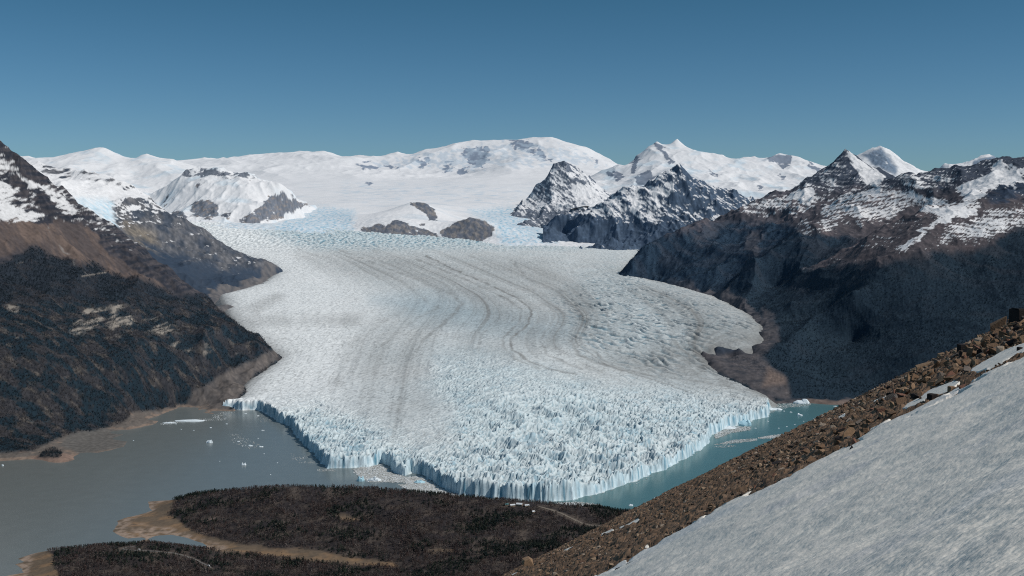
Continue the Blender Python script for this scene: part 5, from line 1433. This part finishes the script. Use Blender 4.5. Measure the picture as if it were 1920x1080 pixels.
sn = mixc(sn, lin(214, 212, 208), ss(.1, .5, fbm(e1 / 9, e2 / 5, 3, 539)) * .8)
sn = mixc(sn, lin(194, 193, 194), ss(.15, .6, fbm(X / 3.5, Y / 2.6, 4, 537)) * .6)
c = mixc(sc1, sn, sm)
m_scree = surface_mat('scree_and_snow', rough=0.9, spec=0.15, var=0.12, scale=6.0, bump=0.02, bscale=9.0)
scree_part = (sm < 0.5)
idx_keep = np.ones(X.shape, bool)
# two sheets that meet: the snow lies on the scree
cover = sm > 0.02
kx = cover.copy()
kx[:-1] |= cover[1:]; kx[1:] |= cover[:-1]; kx[:, :-1] |= cover[:, 1:]; kx[:, 1:] |= cover[:, :-1]
full = sm > 0.98
structure('scree_slope', grid_mesh('scree_slope', X, Y, np.where(Y < 200, slope_z(X, Y) + scz * (1 - sm) - 0.05 * sm, slope_z(X, Y)), sc1, False, ~full), m_scree)
m_snow = surface_mat('old_snow', rough=0.75, spec=0.25, var=0.10, scale=5.0, bump=0.012, bscale=14.0, stretch=(1, 2.2, 1))
structure('snow_slope', grid_mesh('snow_slope', X, Y, np.where(sm > 0.02, slope_z(X, Y) + (snz + .1) * ss(0.0, 0.6, sm) * (0.5 + 0.5 * main_snow) - 0.045, slope_z(X, Y) - .6), sn, True, kx & (Y < 140)), m_snow)
# the same slope carried on to either side and behind the photographer
gx, gy = np.meshgrid(np.arange(-160, 300, 2.0), np.arange(-90, 128, 2.0))
gyc = np.maximum(gy, 4.0)
gz_ = slope_z(gx, gy) - 0.45 + 0.12 * fbm(gx / 5, gy / 5, 3, 551)
gu = CU + FPX * gx / gyc; gv = HV + FPX * (H - gz_) / gyc
far_snow = np.where(gy < 6, 1.0, ss(-8, 8, gv - (678 - (gu - 1920) * 0.504)))
gc = mixc(np.broadcast_to(lin(100, 82, 66), gx.shape + (3,)), lin(222, 220, 217), far_snow.astype(F32)) * (1 + 0.15 * fbm(gx / 4, gy / 4, 3, 553))[..., None]
structure('hillside', grid_mesh('hillside', gx, gy, gz_, gc), m_scree)
stamp('slope')

# rocks
rr = random.Random(21)
def rock_bm(n_, sx_, sy_, sz_, r):
    pts = []
    for i in range(n_):
        p = [r.uniform(-1, 1) for _ in range(3)]
        m_ = max(abs(t) for t in p); p = [t / m_ * r.uniform(.78, 1) for t in p]
        pts.append((p[0] * .5 * sx_, p[1] * .5 * sy_, p[2] * .5 * sz_))
    return hull(pts)


small = []
for k in range(14):
    b2 = rock_bm(9, 1, rr.uniform(.5, .95), rr.uniform(.3, .75), rr); small.append(tri_data(b2)); b2.free()
rng = np.random.default_rng(33)
n0 = 60000
y = np.sqrt(rng.uniform(34 ** 2, 116 ** 2, n0)); u = rng.uniform(900, 1990, n0)
x = y * (u - CU) / FPX
z = slope_z(x, y); U_, V_ = proj(x, y, z)
smk = snow_mask(x, y, U_, V_)
# keep to the strip between the snow and the skyline
k = (smk < 0.12) & (V_ < 1110)
x, y, z, U_, V_ = x[k], y[k], z[k], U_[k], V_[k]
right = ss(1300, 1850, U_)
size = 0.075 * (1 - rng.random(len(x))) ** (-1 / 2.1) * (0.85 + .55 * right)
size = np.where((U_ > 1680) & (V_ > 764 - (U_ - 1690) * 0.52), np.minimum(size * .5, .16), size)
size = np.minimum(size, 0.30 + .22 * right) * (0.8 + y / 160)
pal = np.array([lin(118, 98, 80), lin(102, 84, 68), lin(140, 120, 100), lin(84, 71, 62), lin(112, 88, 74), lin(62, 55, 51), lin(146, 132, 118)])
pcol = pal[rng.integers(0, len(pal), len(x))]
# the largest ones become rocks of their own
order = np.argsort(-size * FPX / y)
NBIG = 250
bigs, rest = order[:NBIG], order[NBIG:26000]
m_rk = surface_mat('scree_stones', rough=0.9, spec=0.12, var=0.22, scale=7.0, bump=0.02, bscale=12.0)
scatter('scree_stones', small, np.stack([x, y, z + size * .12], -1)[rest], size[rest], pcol[rest].astype(F32), m_rk, tilt=0.45, rng=rng)
stamp('stones')

ROCKMAT = {}
for nm, rgb in dict(tan=(136, 112, 90), brown=(112, 90, 72), grey=(106, 97, 90), dark=(46, 42, 42), red=(118, 86, 72), pale=(150, 134, 118)).items():
    ROCKMAT[nm] = surface_mat(nm + '_rock', rough=0.9, spec=0.12, var=0.28, scale=5.0, bump=0.03, bscale=9.0, base=lin(*rgb))
SLOPE_ROT = Vector((-SA, -SB, 1)).normalized().to_track_quat('Z', 'Y')


def rock_mesh(bm):
    bmesh.ops.bevel(bm, geom=list(bm.edges), offset=0.02, segments=1, affect='EDGES', clamp_overlap=True)
    me = bpy.data.meshes.new('boulder'); bm.to_mesh(me); bm.free()
    return me


SHARED = {}
def shared(shape, colour):
    key = (shape, colour)
    if key not in SHARED:
        r = random.Random(shape * 7 + 3)
        me = rock_mesh(rock_bm(11, 1, r.uniform(.55, .95), r.uniform(.4, .8), r)); me.materials.append(ROCKMAT[colour]); SHARED[key] = me
    return SHARED[key]


def boulder_at(x, y, me, s, label, group, rot, sink=.15, scale=(1, 1, 1), name='boulder'):
    o = bpy.data.objects.new(name, me); COL.objects.link(o)
    z = float(slope_z(np.array([x]), np.array([y]))[0])
    o.location = (x, y, z + s * scale[2] * (.5 - sink) * .8)
    o.rotation_euler = rot; o.scale = (s * scale[0], s * scale[1], s * scale[2])
    o['label'] = label; o['category'] = 'rock'
    if group: o['group'] = group
    return o


def hullmesh(pts, colour):
    me = rock_mesh(hull(pts)); me.materials.append(ROCKMAT[colour]); return me


def named(u, v, wpx, hpx, pts, colour, label, rot=(0, 0, 0), name='boulder'):
    """a rock standing out in the photo: centre (u, v), unit outline pts scaled to its size"""
    h_ = slope_hit(u, v + hpx * .35)
    if h_ is None:
        h_ = slope_hit(u, v + hpx * .35 + 12) or slope_hit(u, v + hpx * .35 + 30)
    x_, y_, z_ = h_
    w = wpx * y_ / FPX; h = hpx * y_ / FPX
    me = hullmesh([(p[0] * w, p[1] * w, p[2] * h) for p in pts], colour)
    o = bpy.data.objects.new(name, me); COL.objects.link(o)
    zc = H - y_ * (v - HV) / FPX
    o.location = (x_, y_, zc); o.rotation_euler = rot
    o['label'] = label; o['category'] = 'rock'
    return o


BLOCK = [(-.5, -.4, -.7), (.5, -.42, -.55), (.48, .4, -.5), (-.46, .4, -.7), (-.47, -.36, .45), (.42, -.4, .5), (.5, .36, .42), (-.42, .4, .48), (.1, .45, .5)]
FLATF = [(-.5, -.25, -.55), (.5, -.05, -.5), (.5, .45, -.5), (-.4, .4, -.5), (-.42, -.1, .12), (.12, .12, .5), (.42, .18, .42), (.5, .3, -.1), (-.1, .4, .3)]
PYR = [(-.5, -.4, -.5), (.5, -.3, -.5), (.4, .4, -.5), (-.4, .4, -.5), (-.02, 0, .5), (.06, .05, .45), (.42, -.2, -.2), (-.4, -.2, -.2)]
SLAB = [(-.5, -.3, -.5), (.2, -.35, -.35), (.5, .3, .1), (-.3, .35, -.4), (-.5, -.25, -.05), (.42, -.2, .5), (.5, .3, .48), (-.4, .3, .05)]
CHUNK = [(-.5, -.35, -.45), (.45, -.4, -.5), (.5, .35, -.4), (-.4, .4, -.5), (-.35, -.3, .25), (.1, -.35, .5), (.45, .0, .25), (.2, .4, .45), (-.4, .3, .3), (-.52, 0, 0)]
WEDGE = [(-.5, -.4, -.5), (.5, -.35, -.5), (.48, .4, -.45), (-.45, .4, -.5), (.3, -.2, .5), (.4, .2, .45), (-.4, 0, -.1), (.5, 0, 0)]
named(1592, 815, 30, 28, FLATF, 'tan', 'largest boulder of the lower scree, tan with a broad flat sunlit face', (0, 0, .1))
blk = named(1917, 593, 40, 28, BLOCK, 'dark', 'dark square block with a pale top on the scree crest at the right', (0, 0, .25))
w_ = 40 * blk.location.y / FPX; h_ = 28 * blk.location.y / FPX
cap = rock_mesh(hull([(a_ * w_, b_ * w_, c_ * h_) for a_, b_, c_ in [(-.47, -.34, .47), (.0, -.36, .5), (.05, .2, .52), (-.42, .3, .5), (-.44, -.3, .56), (-.05, -.32, .55), (-.38, .22, .57)]]))
cap.materials.append(m_snow); cp = link('snow_cap', cap, None, blk)
named(1872, 610, 32, 36, SLAB, 'brown', 'tall brown leaning slab on the crest just left of the dark square block', (0, 0, -.2))
named(1703, 709, 15, 22, PYR, 'tan', 'tan pyramid shaped rock standing up from the crest of the scree', (0, 0, .5))
named(1731, 687, 30, 17, SLAB, 'tan', 'long tan slab tilted along the crest above the pyramid shaped rock', (0, 0, .0))
named(1748, 745, 17, 14, BLOCK, 'dark', 'black angular block sitting in the narrow snow patch near the slope edge', (0, 0, .4))
named(1597, 843, 16, 18, PYR, 'dark', 'dark pointed rock at the snow edge right below the largest tan boulder', (0, 0, .2))
named(1573, 826, 18, 18, CHUNK, 'dark', 'blackish rock in the shadow left of the largest tan boulder', (0, 0, .8))
named(1838, 640, 22, 15, CHUNK, 'pale', 'pale grey chunk on the crest between two brown boulders', (0, 0, .3))
named(1895, 636, 26, 28, WEDGE, 'tan', 'big tan wedge of rock just above the long snow streak', (.1, 0, -.3))
named(1805, 653, 18, 16, BLOCK, 'dark', 'dark overhanging block on the crest left of the pale grey chunk', (0, 0, .2))
named(1792, 697, 17, 17, CHUNK, 'tan', 'rounded tan block above the upper end of the split snow patch', (0, 0, .6))
named(1814, 680, 20, 14, SLAB, 'tan', 'flat tan slab in the scree above the long snow streak', (0, 0, .2))
named(1876, 656, 18, 16, CHUNK, 'pale', 'light tan rock touching the upper edge of the long snow streak', (0, 0, 1.1))
named(1768, 667, 20, 12, CHUNK, 'tan', 'low tan boulder on the crest right of the long tilted slab', (0, 0, .1))
named(1784, 729, 13, 10, BLOCK, 'tan', 'small square tan block inside the split snow patch', (0, 0, .3))
named(1807, 725, 20, 11, SLAB, 'red', 'rusty flat rock at the lower end of the split snow patch', (0, 0, .2))
named(1543, 800, 16, 13, CHUNK, 'pale', 'pale weathered block on the lower crest above the turquoise water', (0, 0, .7))
named(1415, 914, 10, 13, PYR, 'red', 'small brick red pointed stone in the lower scree', (0, 0, .4))
named(1451, 896, 11, 18, SLAB, 'red', 'upright reddish slab just above the snow edge in the lower scree', (0, 0, 1.0))
named(1458, 906, 14, 9, CHUNK, 'red', 'rusty low stone lying against the snow below the reddish slab', (0, 0, .2))
named(989, 1052, 22, 14, CHUNK, 'tan', 'large tan rock on the crest at the lowest left end of the scree', (0, 0, .3))
named(1160, 1070, 15, 11, CHUNK, 'dark', 'dark round stone melted out of the snow near the bottom edge', (0, 0, .2))
named(1182, 1056, 18, 9, WEDGE, 'dark', 'black wedge shaped rock on the snow border near the bottom edge', (0, 0, .2))
named(1458, 868, 24, 7, SLAB, 'dark', 'long flat dark stone lying in the middle of the lower scree', (0, 0, .1))
named(1700, 798, 14, 7, SLAB, 'red', 'narrow reddish stone ledge poking out along the snow edge', (0, 0, .1))
named(1912, 655, 10, 9, BLOCK, 'dark', 'small black block in the long snow streak at the right edge', (0, 0, .3))
named(1320, 1003, 5, 4, CHUNK, 'tan', 'lone little tan stone lying out on the snow', (0, 0, .3))
stamp('named rocks')

shapes = 12
names_c = ['tan', 'brown', 'grey', 'red', 'brown', 'dark']
for i_, b in enumerate(bigs):
    cname = names_c[rr.choice([0, 0, 1, 1, 2, 3, 4, 4, 1, 5])]
    me = shared(i_ % shapes, cname)
    ub, vb = U_[b], V_[b]
    # where the rock lies in the scree
    sky_v = np.interp(ub, [900, 945, 1060, 1180, 1300, 1420, 1500, 1600, 1680, 1750, 1800, 1850, 1920, 2000], [1090, 1075, 1012, 960, 905, 855, 805, 750, 710, 670, 655, 615, 585, 545])
    edge_v = np.interp(ub, [p[0] for p in SNOWEDGE[:31]], [p[1] for p in SNOWEDGE[:31]])
    t = (vb - sky_v) / max(edge_v - sky_v, 20)
    where = ('on the scree crest' if t < .3 else 'in the middle scree' if t < .7 else 'low in the scree beside snow')
    over = ('against the dark forested slope' if ub > 1600 else 'above the turquoise water' if ub > 1200 else 'above the wooded peninsula')
    word = {'tan': 'tan', 'brown': 'brown', 'grey': 'grey brown', 'red': 'rusty red', 'dark': 'blackish'}[cname]
    lab = '%s angular rock %s, %s' % (word, where, over)
    boulder_at(float(x[b]), float(y[b]), me, float(size[b]) * 1.15, lab, lab.replace('rock', 'rocks', 1), (rr.gauss(0, .35), rr.gauss(.0, .35) - .3, rr.uniform(0, 6.28)), sink=.2)
stamp('rocks')
